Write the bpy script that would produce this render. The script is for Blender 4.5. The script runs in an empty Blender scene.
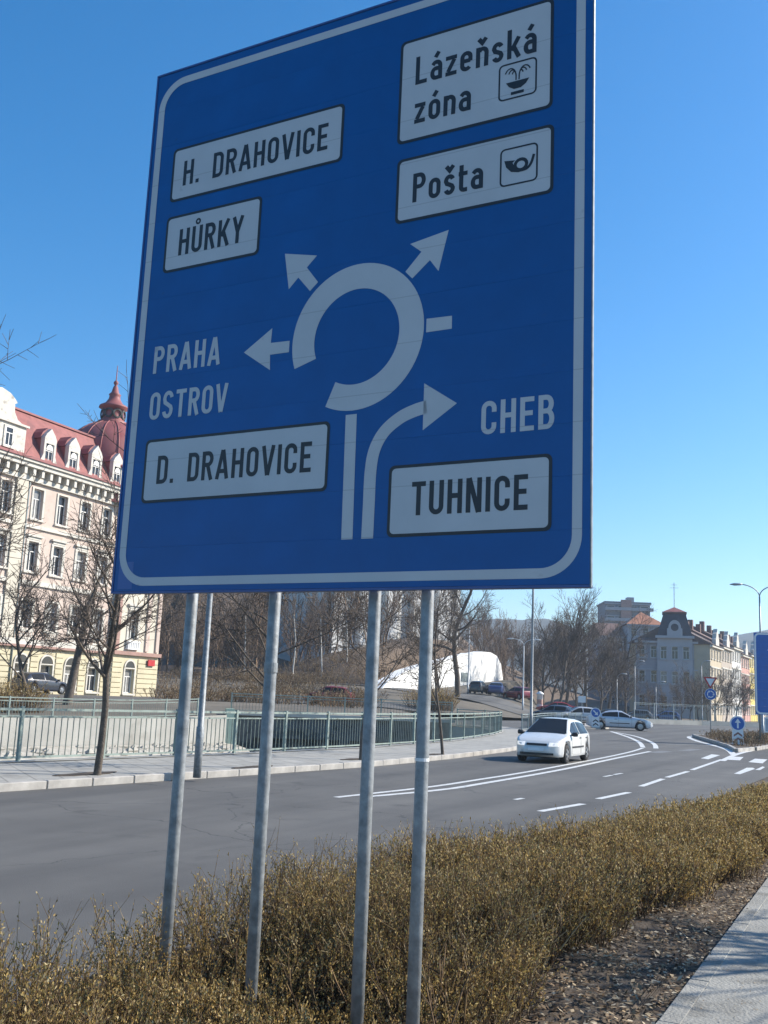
import bpy, bmesh, math, random
import numpy as np
from mathutils import Vector, Matrix
from mathutils.geometry import delaunay_2d_cdt

# ------------------------------------------------------------------ camera, sky, sun, exposure
scene = bpy.context.scene
COL = scene.collection
PITCH, ROLL, FPX, CAMH = 0.1796, 0.0426, 1016.14, 1.75
cam_data = bpy.data.cameras.new('camera')
cam_data.sensor_width = 36.0
cam_data.lens = FPX / 1024 * 36.0
cam_data.clip_start = 0.05
cam_data.clip_end = 6000
cam = bpy.data.objects.new('camera', cam_data)
COL.objects.link(cam)
_f = Vector((0, math.cos(PITCH), math.sin(PITCH)))
_u0 = Vector((0, -math.sin(PITCH), math.cos(PITCH)))
_r0 = Vector((1, 0, 0))
_r = math.cos(ROLL) * _r0 + math.sin(ROLL) * _u0
_u = -math.sin(ROLL) * _r0 + math.cos(ROLL) * _u0
cam.matrix_world = Matrix(((_r.x, _u.x, -_f.x, 0), (_r.y, _u.y, -_f.y, 0), (_r.z, _u.z, -_f.z, CAMH), (0, 0, 0, 1)))
scene.camera = cam

SUN_EL = math.radians(34)
SUN_AZ = math.radians(78)          # clockwise from the viewing direction (+Y)
sun_vec = Vector((math.sin(SUN_AZ) * math.cos(SUN_EL), math.cos(SUN_AZ) * math.cos(SUN_EL), math.sin(SUN_EL)))
world = bpy.data.worlds.new('World')
scene.world = world
world.use_nodes = True
wn = world.node_tree
wn.nodes.clear()
sky = wn.nodes.new('ShaderNodeTexSky')
sky.sky_type = 'NISHITA'
sky.sun_disc = False
sky.sun_elevation = SUN_EL
sky.sun_rotation = SUN_AZ
sky.altitude = 400
sky.air_density = 1.0
sky.dust_density = 0.6
sky.ozone_density = 2.6
bg = wn.nodes.new('ShaderNodeBackground')
bg.inputs['Strength'].default_value = 0.128
wo = wn.nodes.new('ShaderNodeOutputWorld')
hs = wn.nodes.new('ShaderNodeHueSaturation')
hs.inputs['Saturation'].default_value = 1.42
hs.inputs['Hue'].default_value = 0.498
wn.links.new(sky.outputs[0], hs.inputs['Color'])
wn.links.new(hs.outputs[0], bg.inputs['Color'])
wn.links.new(bg.outputs[0], wo.inputs['Surface'])

sd = bpy.data.lights.new('sun', 'SUN')
sd.energy = 5.0
sd.angle = math.radians(0.5)
sd.color = (1.0, 0.93, 0.82)
sun = bpy.data.objects.new('sun', sd)
COL.objects.link(sun)
sun.rotation_euler = sun_vec.to_track_quat('Z', 'Y').to_euler()
sun.location = (40, 10, 40)

scene.view_settings.view_transform = 'Standard'
scene.view_settings.look = 'None'
scene.view_settings.gamma = 1
scene.view_settings.exposure = 0.70
scene.view_settings.use_curve_mapping = False

# ------------------------------------------------------------------ helpers
rng = np.random.default_rng(11)
random.seed(5)

def ray(px, py):
    return _f + _r * ((px - 384) / FPX) - _u * ((py - 512) / FPX)

def at(px, py, Y):
    d = ray(px, py)
    return Vector((0, 0, CAMH)) + d * (Y / d.y)

def gnd(px, py, z=0.0):
    d = ray(px, py)
    return Vector((0, 0, CAMH)) + d * ((z - CAMH) / d.z)

RT = Vector((0.446, 0.895))
RN = Vector((-0.895, 0.446))
def T(t, s):
    p = RT * t + RN * s
    return (p.x, p.y)

def ss(v):
    v = max(0.0, min(1.0, v))
    return v * v * (3 - 2 * v)

def lerp_tab(tab, v):
    if v <= tab[0][0]: return tab[0][1]
    for (a, b), (c, d) in zip(tab, tab[1:]):
        if v <= c: return b + (d - b) * (v - a) / (c - a)
    return tab[-1][1]

class MB:
    def __init__(self):
        self.v = []; self.f = []
    def quad(self, *p):
        n = len(self.v); self.v += [tuple(q) for q in p]; self.f.append(tuple(range(n, n + len(p))))
    def box(self, x0, x1, y0, y1, z0, z1):
        n = len(self.v)
        self.v += [(x0,y0,z0),(x1,y0,z0),(x1,y1,z0),(x0,y1,z0),(x0,y0,z1),(x1,y0,z1),(x1,y1,z1),(x0,y1,z1)]
        self.f += [tuple(n+i for i in q) for q in ((0,3,2,1),(4,5,6,7),(0,1,5,4),(1,2,6,5),(2,3,7,6),(3,0,4,7))]
        return self
    def bar(self, a, b, w, h=None):
        """rectangular bar from a to b, width w sideways, h in height"""
        h = h or w
        a = Vector(a); b = Vector(b); d = (b - a).normalized()
        up = Vector((0,0,1)) if abs(d.z) < 0.95 else Vector((0,1,0))
        s = d.cross(up).normalized() * (w/2); t = s.cross(d).normalized() * (h/2)
        n = len(self.v)
        for p in (a, b):
            self.v += [tuple(p-s-t), tuple(p+s-t), tuple(p+s+t), tuple(p-s+t)]
        self.f += [tuple(n+i for i in q) for q in ((0,1,2,3),(7,6,5,4),(0,4,5,1),(1,5,6,2),(2,6,7,3),(3,7,4,0))]
        return self
    def tube(self, pts, radii, n=8, cap=True):
        pts = [Vector(p) for p in pts]
        if not hasattr(radii, '__len__'): radii = [radii]*len(pts)
        base = len(self.v); pr = None
        for i, p in enumerate(pts):
            d = (pts[min(i+1,len(pts)-1)] - pts[max(i-1,0)]).normalized()
            if pr is None:
                pr = d.cross(Vector((0,0,1)) if abs(d.z) < .9 else Vector((1,0,0))).normalized()
            else:
                pr = (pr - d*pr.dot(d)).normalized()
            q = d.cross(pr)
            for k in range(n):
                a = 2*math.pi*k/n
                self.v.append(tuple(p + (pr*math.cos(a) + q*math.sin(a))*radii[i]))
        for i in range(len(pts)-1):
            for k in range(n):
                a = base+i*n+k; b = base+i*n+(k+1)%n
                self.f.append((a, b, b+n, a+n))
        if cap:
            self.f.append(tuple(base+k for k in reversed(range(n))))
            e = base+(len(pts)-1)*n
            self.f.append(tuple(e+k for k in range(n)))
        return self
    def prism(self, outline, y0, y1):
        """outline of (x,z) counter-clockwise seen from -Y, extruded y0 (front) to y1"""
        n = len(outline); b = len(self.v)
        self.v += [(x,y0,z) for x,z in outline] + [(x,y1,z) for x,z in outline]
        self.f.append(tuple(b+i for i in range(n)))
        self.f.append(tuple(b+n+i for i in reversed(range(n))))
        for i in range(n):
            j = (i+1)%n
            self.f.append((b+j, b+i, b+n+i, b+n+j))
        return self
    def slab(self, outline, z0, z1):
        n = len(outline); b = len(self.v)
        self.v += [(x,y,z0) for x,y in outline] + [(x,y,z1) for x,y in outline]
        self.f.append(tuple(b+i for i in reversed(range(n))))
        self.f.append(tuple(b+n+i for i in range(n)))
        for i in range(n):
            j = (i+1)%n
            self.f.append((b+i, b+j, b+n+j, b+n+i))
        return self
    def lathe(self, prof, n=24, c=(0,0,0)):
        b = len(self.v); m = len(prof)
        for k in range(n):
            a = 2*math.pi*k/n
            for r, z in prof:
                self.v.append((c[0]+r*math.cos(a), c[1]+r*math.sin(a), c[2]+z))
        for k in range(n):
            for i in range(m-1):
                p = b+k*m+i; q = b+((k+1)%n)*m+i
                self.f.append((p, q, q+1, p+1))
        return self
    def xf(self, M):
        self.v = [tuple(M @ Vector(p)) for p in self.v]; return self
    def mesh(self, name, mat, smooth=False):
        me = bpy.data.meshes.new(name)
        me.from_pydata(self.v, [], self.f)
        if mat: me.materials.append(mat)
        if smooth:
            me.polygons.foreach_set('use_smooth', [True]*len(me.polygons))
        me.update()
        return me
    def build(self, name, mat, parent=None, smooth=False, bevel=0, fix=False):
        me = self.mesh(name, mat, smooth)
        if bevel or fix:
            bm = bmesh.new(); bm.from_mesh(me)
            bmesh.ops.recalc_face_normals(bm, faces=bm.faces)
            if bevel:
                bmesh.ops.bevel(bm, geom=list(bm.edges), offset=bevel, segments=1, affect='EDGES', profile=.5)
            bm.to_mesh(me); bm.free()
        return link(name, me, parent)

def link(name, me, parent=None):
    o = bpy.data.objects.new(name, me)
    COL.objects.link(o)
    if parent is not None: o.parent = parent
    return o

def mesh_np(name, V, F, mat, smooth=False):
    """V (n,3), F (m,k) numpy"""
    me = bpy.data.meshes.new(name)
    k = F.shape[1]
    me.vertices.add(len(V)); me.vertices.foreach_set('co', V.astype(np.float32).ravel())
    me.loops.add(F.size); me.loops.foreach_set('vertex_index', F.astype(np.int32).ravel())
    me.polygons.add(len(F)); me.polygons.foreach_set('loop_start', np.arange(0, F.size, k, dtype=np.int32))
    if smooth: me.polygons.foreach_set('use_smooth', np.ones(len(F), dtype=bool))
    me.materials.append(mat)
    me.update(calc_edges=True)
    me.validate()
    return me

def tag(o, label=None, cat=None, group=None, kind=None):
    if label: o['label'] = label
    if cat: o['category'] = cat
    if group: o['group'] = group
    if kind: o['kind'] = kind
    return o

def empty(name, loc=(0,0,0), rz=0.0, label=None, cat=None, group=None):
    o = bpy.data.objects.new(name, None)
    o.empty_display_size = 0.3
    COL.objects.link(o)
    o.location = loc; o.rotation_euler = (0,0,rz)
    return tag(o, label, cat, group)

def copy_tree(o, parent=None):
    c = o.copy(); COL.objects.link(c); c.parent = parent
    for ch in o.children: copy_tree(ch, c)
    return c

# ------------------------------------------------------------------ materials
def mat(name, col, rough=.7, var=.18, scale=6.0, bump=0.0, bscale=40.0, metal=0.0, spec=.5, col2=None, coords='Object', detail=6, stains=None, coat=0.0):
    m = bpy.data.materials.new(name); m.use_nodes = True
    nt = m.node_tree; b = nt.nodes['Principled BSDF']
    b.inputs['Roughness'].default_value = rough
    b.inputs['Metallic'].default_value = metal
    b.inputs['Specular IOR Level'].default_value = spec
    b.inputs['Coat Weight'].default_value = coat
    tc = nt.nodes.new('ShaderNodeTexCoord')
    nz = nt.nodes.new('ShaderNodeTexNoise'); nz.inputs['Scale'].default_value = scale; nz.inputs['Detail'].default_value = detail
    nz.inputs['Roughness'].default_value = .62
    nt.links.new(tc.outputs[coords], nz.inputs['Vector'])
    rp = nt.nodes.new('ShaderNodeValToRGB')
    c2 = col2 or tuple(min(1, c*(1+var)) for c in col)
    c1 = tuple(c*(1-var) for c in col) if not col2 else col
    rp.color_ramp.elements[0].position = .32; rp.color_ramp.elements[1].position = .68
    rp.color_ramp.elements[0].color = (*c1, 1); rp.color_ramp.elements[1].color = (*c2, 1)
    nt.links.new(nz.outputs[0], rp.inputs[0])
    out = rp.outputs[0]
    if stains:
        scol, sscale, thr = stains
        n2 = nt.nodes.new('ShaderNodeTexNoise'); n2.inputs['Scale'].default_value = sscale; n2.inputs['Detail'].default_value = 8
        nt.links.new(tc.outputs[coords], n2.inputs['Vector'])
        r2 = nt.nodes.new('ShaderNodeValToRGB'); r2.color_ramp.elements[0].position = thr; r2.color_ramp.elements[1].position = min(1, thr+.12)
        nt.links.new(n2.outputs[0], r2.inputs[0])
        mx = nt.nodes.new('ShaderNodeMix'); mx.data_type = 'RGBA'
        nt.links.new(r2.outputs[0], mx.inputs[0]); nt.links.new(out, mx.inputs[6]); mx.inputs[7].default_value = (*scol, 1)
        out = mx.outputs[2]
    nt.links.new(out, b.inputs['Base Color'])
    if bump:
        nb = nt.nodes.new('ShaderNodeTexNoise'); nb.inputs['Scale'].default_value = bscale; nb.inputs['Detail'].default_value = 4
        nt.links.new(tc.outputs[coords], nb.inputs['Vector'])
        bp = nt.nodes.new('ShaderNodeBump'); bp.inputs['Strength'].default_value = bump; bp.inputs['Distance'].default_value = .02
        nt.links.new(nb.outputs[0], bp.inputs['Height']); nt.links.new(bp.outputs[0], b.inputs['Normal'])
    return m

def island_mat(name, stops, rough=.8, trans=0.0):
    """colour varies from leaf to leaf / twig to twig"""
    m = bpy.data.materials.new(name); m.use_nodes = True
    nt = m.node_tree; b = nt.nodes['Principled BSDF']
    b.inputs['Roughness'].default_value = rough
    b.inputs['Specular IOR Level'].default_value = .25
    g = nt.nodes.new('ShaderNodeNewGeometry')
    rp = nt.nodes.new('ShaderNodeValToRGB'); rp.color_ramp.interpolation = 'CONSTANT'
    els = rp.color_ramp.elements
    while len(els) < len(stops): els.new(.5)
    for e, (p, c) in zip(els, stops):
        e.position = p; e.color = (*c, 1)
    nt.links.new(g.outputs['Random Per Island'], rp.inputs[0])
    nt.links.new(rp.outputs[0], b.inputs['Base Color'])
    if trans:
        tr = nt.nodes.new('ShaderNodeBsdfTranslucent'); nt.links.new(rp.outputs[0], tr.inputs['Color'])
        mx = nt.nodes.new('ShaderNodeMixShader'); mx.inputs[0].default_value = trans
        nt.links.new(b.outputs[0], mx.inputs[1]); nt.links.new(tr.outputs[0], mx.inputs[2])
        nt.links.new(mx.outputs[0], nt.nodes['Material Output'].inputs['Surface'])
    return m

def glass_mat(name, col=(.02,.025,.03), rough=.05):
    m = bpy.data.materials.new(name); m.use_nodes = True
    b = m.node_tree.nodes['Principled BSDF']
    b.inputs['Base Color'].default_value = (*col, 1)
    b.inputs['Roughness'].default_value = rough
    b.inputs['Specular IOR Level'].default_value = .5
    return m

def sign_mat(name, col, rough=.45, dirt=.12, seam=True):
    """reflective foil: very fine mottling, faint joint lines where the boards below meet"""
    m = mat(name, col, rough, var=dirt, scale=3.0, detail=10, stains=(tuple(c*.55+.02 for c in col), 9.0, .70), spec=.35)
    if seam:
        nt = m.node_tree; b = nt.nodes['Principled BSDF']
        src = b.inputs['Base Color'].links[0].from_socket
        tc = nt.nodes.new('ShaderNodeTexCoord'); sp = nt.nodes.new('ShaderNodeSeparateXYZ')
        nt.links.new(tc.outputs['Object'], sp.inputs[0])
        md = nt.nodes.new('ShaderNodeMath'); md.operation = 'MODULO'; md.inputs[1].default_value = SGH/13
        nt.links.new(sp.outputs['Z'], md.inputs[0])
        lt = nt.nodes.new('ShaderNodeMath'); lt.operation = 'LESS_THAN'; lt.inputs[1].default_value = .0045
        nt.links.new(md.outputs[0], lt.inputs[0])
        sc = nt.nodes.new('ShaderNodeMath'); sc.operation = 'MULTIPLY'; sc.inputs[1].default_value = .3
        nt.links.new(lt.outputs[0], sc.inputs[0])
        mx = nt.nodes.new('ShaderNodeMix'); mx.data_type = 'RGBA'; mx.inputs[7].default_value = tuple(c*.25 for c in col)+(1,)
        nt.links.new(sc.outputs[0], mx.inputs[0]); nt.links.new(src, mx.inputs[6])
        nt.links.new(mx.outputs[2], b.inputs['Base Color'])
    return m

SGW, SGH = 2.751, 3.19

M = {}
M['asphalt'] = mat('asphalt', (.090,.087,.082), .85, .16, .35, .35, 90, col2=(.122,.118,.11), stains=((.062,.060,.057), .9, .62))
M['paint'] = mat('road_paint', (.60,.60,.58), .6, .12, 5, .2, 80, stains=((.22,.22,.22), 7, .60))
M['paving'] = mat('paving', (.36,.345,.31), .85, .14, 1.2, .3, 60, stains=((.22,.21,.19), 1.3, .60))
M['path'] = mat('path_concrete', (.27,.26,.23), .9, .16, 2.2, .6, 45, stains=((.19,.18,.155), 3.0, .54))
M['kerb'] = mat('kerb_granite', (.36,.34,.31), .85, .22, 3, .4, 60)
M['soil'] = mat('soil', (.045,.034,.025), .95, .35, 5, .9, 25, col2=(.10,.075,.052))
M['earth'] = mat('earth', (.10,.085,.05), .95, .2, .2, .5, 6, col2=(.16,.13,.08))
M['galv'] = mat('galvanised_steel', (.235,.25,.26), .5, .32, 16, .12, 30, metal=.1, stains=((.17,.18,.19), 5, .60))
M['lamp_grey'] = mat('lamp_steel', (.30,.32,.34), .5, .15, 5, metal=.5)
M['rail_dark'] = mat('rail_paint_unlit', (.13,.16,.142), .6, .18, 3)  # same railing paint, darker unlit copy for the balusters
M['rail'] = mat('rail_paint_lit', (.23,.28,.25), .6, .18, 3, stains=((.14,.15,.13), 7, .56))  # sunlight on posts and rails put into this lighter copy of the paint
M['rail_grey'] = mat('rail_grey', (.22,.26,.26), .55, .15, 3)
M['concrete'] = mat('quay_concrete', (.40,.385,.345), .9, .15, .5, .4, 12, stains=((.30,.28,.24), .55, .55))
M['darkstone'] = mat('dark_stone', (.10,.10,.095), .9, .3, .8, .6, 8, stains=((.04,.045,.04), 1.4, .5))
M['water'] = mat('water', (.03,.036,.03), .12, .2, .6, .35, 5, spec=.6)
M['white_wall'] = mat('white_render', (.80,.80,.78), .85, .05, .3, .2, 10, stains=((.60,.59,.56), .35, .63))
M['sign_blue'] = sign_mat('sign_blue', (.001,.084,.29), .42, .10, False)
M['sign_white'] = sign_mat('sign_white', (.50,.51,.53), .5, .05)
M['sign_black'] = mat('sign_black', (.018,.018,.022), .5, .1, 4)
M['sign_edge'] = mat('sign_edge', (.05,.09,.24), .45, .15, 5, metal=.2)
M['disc_blue'] = mat('disc_blue', (.012,.11,.40), .4, .1, 4)
M['disc_white'] = mat('disc_white', (.72,.72,.72), .45, .05, 4)
M['sign_red'] = mat('sign_red', (.45,.03,.03), .45, .1, 4)
M['sign_back'] = mat('sign_back_aluminium', (.33,.34,.35), .5, .1, 3, metal=.5)
M['trunk'] = mat('bark', (.07,.057,.046), .9, .35, 6, .8, 30, col2=(.15,.12,.095))
M['twig'] = mat('twig', (.105,.082,.066), .9, .3, 2)
M['wood_twig'] = island_mat('wood_twig', [(0,(.11,.08,.058)), (.3,(.17,.115,.078)), (.6,(.14,.105,.078)), (.85,(.24,.16,.10))])
M['hedge_stem'] = island_mat('hedge_stem', [(0,(.07,.046,.028)), (.35,(.13,.082,.045)), (.68,(.22,.145,.075)), (.90,(.38,.29,.17))])
M['hedge_leaf'] = island_mat('hedge_leaf', [(0,(.33,.21,.065)), (.18,(.48,.32,.105)), (.38,(.20,.14,.05)), (.52,(.56,.41,.16)), (.68,(.30,.24,.08)), (.82,(.64,.50,.26)), (.95,(.14,.12,.045))], .7, .35)
M['litter'] = island_mat('leaf_litter', [(0,(.13,.085,.05)), (.25,(.26,.18,.105)), (.45,(.18,.12,.07)), (.62,(.38,.29,.18)), (.82,(.52,.43,.30)), (.95,(.07,.05,.035))], .85, .1)
M['tyre'] = mat('tyre_rubber', (.02,.02,.021), .85, .2, 20)
M['rim'] = mat('wheel_rim', (.42,.43,.44), .35, .1, 8, metal=.7)
M['black_plastic'] = mat('black_plastic', (.022,.023,.025), .6, .2, 9)
M['glass'] = glass_mat('window_glass', (.03,.035,.042), .06)
M['glass_curtain'] = mat('curtained_glass', (.10,.105,.11), .12, .5, 1.7, col2=(.34,.33,.31), spec=.6)
M['car_glass'] = glass_mat('car_glass', (.022,.022,.022), .08); M['car_glass'].node_tree.nodes['Principled BSDF'].inputs['Specular IOR Level'].default_value = .22
M['lamp_glass'] = glass_mat('lamp_glass', (.65,.66,.68), .08)
M['tail_red'] = glass_mat('tail_red', (.35,.01,.01), .1)
M['frame_white'] = mat('window_frame_white', (.68,.67,.64), .6, .06, 5)

def road_wear(m):
    """tyre-darkened lanes, resurfaced patches and fine cracks that follow the street"""
    nt = m.node_tree; b = nt.nodes['Principled BSDF']; src = b.inputs['Base Color'].links[0].from_socket
    tc = nt.nodes.new('ShaderNodeTexCoord'); mp = nt.nodes.new('ShaderNodeMapping')
    mp.inputs['Rotation'].default_value = (0,0,math.radians(-63.5)); nt.links.new(tc.outputs['Object'], mp.inputs[0])
    st = nt.nodes.new('ShaderNodeMapping'); st.inputs['Scale'].default_value = (.05,.75,1); nt.links.new(mp.outputs[0], st.inputs[0])
    n1 = nt.nodes.new('ShaderNodeTexNoise'); n1.inputs['Scale'].default_value = 1.0; n1.inputs['Detail'].default_value = 5; nt.links.new(st.outputs[0], n1.inputs['Vector'])
    r1 = nt.nodes.new('ShaderNodeValToRGB'); r1.color_ramp.elements[0].position=.35; r1.color_ramp.elements[1].position=.66
    r1.color_ramp.elements[0].color=(.72,.72,.73,1); r1.color_ramp.elements[1].color=(1.2,1.19,1.17,1); nt.links.new(n1.outputs[0], r1.inputs[0])
    vo = nt.nodes.new('ShaderNodeTexVoronoi'); vo.feature='DISTANCE_TO_EDGE'; vo.inputs['Scale'].default_value=.23
    n2 = nt.nodes.new('ShaderNodeTexNoise'); n2.inputs['Scale'].default_value=.9; n2.inputs['Detail'].default_value=6; nt.links.new(tc.outputs['Object'], n2.inputs['Vector'])
    ad = nt.nodes.new('ShaderNodeVectorMath'); ad.operation='MULTIPLY_ADD'; ad.inputs[1].default_value=(1.6,1.6,0); nt.links.new(n2.outputs['Color'], ad.inputs[0]); nt.links.new(tc.outputs['Object'], ad.inputs[2]); nt.links.new(ad.outputs[0], vo.inputs['Vector'])
    lt = nt.nodes.new('ShaderNodeMath'); lt.operation='LESS_THAN'; lt.inputs[1].default_value=.0018; nt.links.new(vo.outputs['Distance'], lt.inputs[0])
    m1 = nt.nodes.new('ShaderNodeMix'); m1.data_type='RGBA'; m1.blend_type='MULTIPLY'; m1.inputs[0].default_value=1; nt.links.new(src, m1.inputs[6]); nt.links.new(r1.outputs[0], m1.inputs[7])
    m2 = nt.nodes.new('ShaderNodeMix'); m2.data_type='RGBA'; m2.inputs[7].default_value=(.05,.05,.049,1); nt.links.new(lt.outputs[0], m2.inputs[0]); nt.links.new(m1.outputs[2], m2.inputs[6])
    nt.links.new(m2.outputs[2], b.inputs['Base Color'])
road_wear(M['asphalt'])

def paving_nodes(m, bw, bh, mortar=.03, dark=.55, off=.5, rot=0.0):
    """joint lines between slabs too small to build one by one"""
    nt = m.node_tree; b = nt.nodes['Principled BSDF']
    src = b.inputs['Base Color'].links[0].from_socket
    tc = nt.nodes.new('ShaderNodeTexCoord')
    mp = nt.nodes.new('ShaderNodeMapping'); mp.inputs['Rotation'].default_value = (0,0,rot)
    br = nt.nodes.new('ShaderNodeTexBrick'); br.inputs['Scale'].default_value = 1
    br.inputs['Brick Width'].default_value = bw; br.inputs['Row Height'].default_value = bh
    br.inputs['Mortar Size'].default_value = mortar; br.offset = off
    br.inputs['Color1'].default_value = (1,1,1,1); br.inputs['Color2'].default_value = (.86,.86,.86,1); br.inputs['Mortar'].default_value = (dark,dark,dark,1)
    nt.links.new(tc.outputs['Object'], mp.inputs[0]); nt.links.new(mp.outputs[0], br.inputs['Vector'])
    mx = nt.nodes.new('ShaderNodeMix'); mx.data_type = 'RGBA'; mx.blend_type = 'MULTIPLY'; mx.inputs[0].default_value = 1
    nt.links.new(src, mx.inputs[6]); nt.links.new(br.outputs['Color'], mx.inputs[7])
    nt.links.new(mx.outputs[2], b.inputs['Base Color'])
paving_nodes(M['paving'], .5, .5, .02, .62, .5, math.radians(63))

# ------------------------------------------------------------------ ground, road, river channel
far_kerb = [(-24,-14.5), (-5.92,16.78), (-2.73,21.9), (-.08,26.3), (2.3,31.2), (4.7,37.0), (6.9,43.2), (8.6,48.8), (9.7,53.5), (10.1,57.5), (9.6,61.5), (8.9,66.0), (8.6,70)]
near_bank = [(-26,-9), (-12,14.3), (-7.7,21.2), (-4.1,26.8), (-.4,33.6), (3.0,42.0), (5.3,50.0), (6.4,55.0), (6.9,58.5), (6.3,61.5), (4.6,63.2)]
far_bank_line = [(4.6,63.2), (-8.2,60.0), (-12.5,54.0), (-17.5,47.5), (-30,31), (-44,8)]
channel = near_bank + far_bank_line[1:]

def inside(p, poly):
    x, y = p; r = False
    for (x0,y0),(x1,y1) in zip(poly, poly[1:]+poly[:1]):
        if (y0 > y) != (y1 > y) and x < (x1-x0)*(y-y0)/(y1-y0)+x0: r = not r
    return r

def bank_h(x, y):
    """height of the land beyond the river"""
    h = .06 + .84*ss((y-52)/20)*(1-ss((x+2)/10)) + .25*ss((y-60)/30)*ss((x+2)/10)*(1-ss((x-12)/8))
    h += 2.3*ss((y-84)/42)*(1-ss((x-13)/16))*ss(((x-2)*-.82+(y-84)*.574)/10)
    return h

def sheet(name, outline, zf, m, holes=(), extra=(), parent=None):
    pts = [Vector(p) for p in outline]; edges = [(i,(i+1)%len(outline)) for i in range(len(outline))]
    for h in holes:
        b = len(pts); pts += [Vector(p) for p in h]; edges += [(b+i, b+(i+1)%len(h)) for i in range(len(h))]
    for e in extra:
        if inside(e, outline) and not any(inside(e, h) for h in holes): pts.append(Vector(e))
    vo, eo, fo, *_ = delaunay_2d_cdt(pts, edges, [], 0, 1e-4)
    mb = MB(); mb.v = [(p.x, p.y, zf(p.x,p.y)) for p in vo]
    for f in fo:
        c = sum((vo[i] for i in f), Vector((0,0)))/len(f)
        if inside(c, outline) and not any(inside(c, h) for h in holes):
            a, b2, c2 = (vo[i] for i in f[:3])
            if (b2-a).cross(c2-a) < 0: f = list(reversed(f))
            mb.f.append(tuple(f))
    return mb.build(name, m, parent, smooth=True)

BIG = 2600
o = sheet('ground', [(-BIG,-400),(BIG,-400),(BIG,BIG),(-BIG,BIG)], lambda x,y: -.05, M['earth'], holes=[channel]); tag(o, kind='structure')
# asphalt: street, roundabout and the road that crosses behind the river
near_edge = [T(-24,4.1), T(5,4.1), T(10,3.9), T(15,3.4), T(20,3.1), T(30,2.9), T(48,2.6), T(70,1.5), (120,95)]
road_outline = near_edge + [(150,150), (70,150), (30,128), (16,104), (2,84), (6.0,72), (8.6,70)] + far_kerb[::-1][1:]
extra_r = [(x+rng.uniform(-1,1), y+rng.uniform(-1,1)) for x in np.arange(-20,60,8) for y in np.arange(0,130,8)]
o = sheet('road', road_outline, lambda x,y: 0.0, M['asphalt'], extra=extra_r); tag(o, kind='structure')
# far pavement between the kerb and the railing
inner = [(p[0]-.12, p[1]+.05) for p in far_kerb]
pav = [(-24.15,-14.4)] + inner[1:] + [(6.2,70)] + [(7.4,62.5)] + [(7.3,58.5),(6.75,54.9),(5.6,49.8),(3.3,41.8),(-.1,33.4),(-3.8,26.55),(-7.4,21.0),(-11.7,14.1),(-25.7,-9.2)]
o = sheet('far_pavement', pav, lambda x,y: .12, M['paving']); tag(o, kind='structure')
o = sheet('quay_coping', near_bank[:10] + [(7.4,62.5),(7.3,58.5),(6.75,54.9),(5.6,49.8),(3.3,41.8),(-.1,33.4),(-3.8,26.55),(-7.4,21.0),(-11.7,14.1),(-25.7,-9.2)], lambda x,y: .135, M['concrete']); tag(o, kind='structure')
# land beyond the river
extra_b = [(x+rng.uniform(-1,1), y+rng.uniform(-1,1)) for x in np.arange(-88,40,4) for y in np.arange(24,160,4)]
bank_out = [(-44,8)] + far_bank_line[::-1][1:] + [(6.3,63.6), (6.1,72), (2,84), (16,104), (30,128), (40,168), (-90,168), (-90,8)]
M['bank'] = mat('bank_ground', (.085,.075,.06), .95, .2, .25, .6, 4, col2=(.17,.145,.11))
o = sheet('far_bank', bank_out, bank_h, M['bank'], extra=extra_b); tag(o, kind='structure')
# street in front of the ornate house and the ramp below the white wall
def strip(name, line, w, zf, m, dz=.02):
    mb = MB(); L = []
    for i, p in enumerate(line):
        a = Vector(line[max(i-1,0)]); b = Vector(line[min(i+1,len(line)-1)]); d = (b-a).normalized(); n = Vector((-d.y,d.x))*w/2
        L.append((Vector(p)-n, Vector(p)+n))
    for (a,b),(c,d) in zip(L, L[1:]):
        N = 6
        for k in range(N):
            q = []
            for (u,v,s) in ((a,b,k/N),(c,d,k/N),(c,d,(k+1)/N),(a,b,(k+1)/N)):
                p = u.lerp(v, s); q.append((p.x,p.y,zf(p.x,p.y)+dz))
            mb.quad(q[3],q[0],q[1],q[2]) if False else mb.quad(*q)
    return mb.build(name, m)
def dense(line, n):
    out = []
    for a, b in zip(line, line[1:]):
        for k in range(n): out.append(tuple(Vector(a).lerp(Vector(b), k/n)))
    return out + [line[-1]]
o = strip('quayside_street', dense([(-44,30),(-22,65),(-10,84),(6,96)], 10), 6.5, bank_h, M['asphalt'], .05); tag(o, kind='structure')
o = strip('ramp_road', dense([(-30,124),(0,119),(10,114),(24,106)], 10), 7, bank_h, M['asphalt'], .06); tag(o, kind='structure')

# channel walls, bed, water
def wall_strip(name, line, z0, z1, m, flip=False):
    mb = MB()
    for a, b in zip(line, line[1:]):
        q = [(a[0],a[1],z0),(b[0],b[1],z0),(b[0],b[1],z1(*b)),(a[0],a[1],z1(*a))]
        mb.quad(*(q[::-1] if flip else q))
    return mb.build(name, m)
o = wall_strip('quay_wall_near', near_bank, -3.2, lambda x,y: .135, M['concrete']); tag(o, kind='structure')
o = wall_strip('quay_wall_far', far_bank_line[1:], -3.2, lambda x,y: bank_h(x,y), M['concrete']); tag(o, kind='structure')
o = sheet('river_water', channel, lambda x,y: -2.6, M['water']); tag(o, kind='structure')
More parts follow.
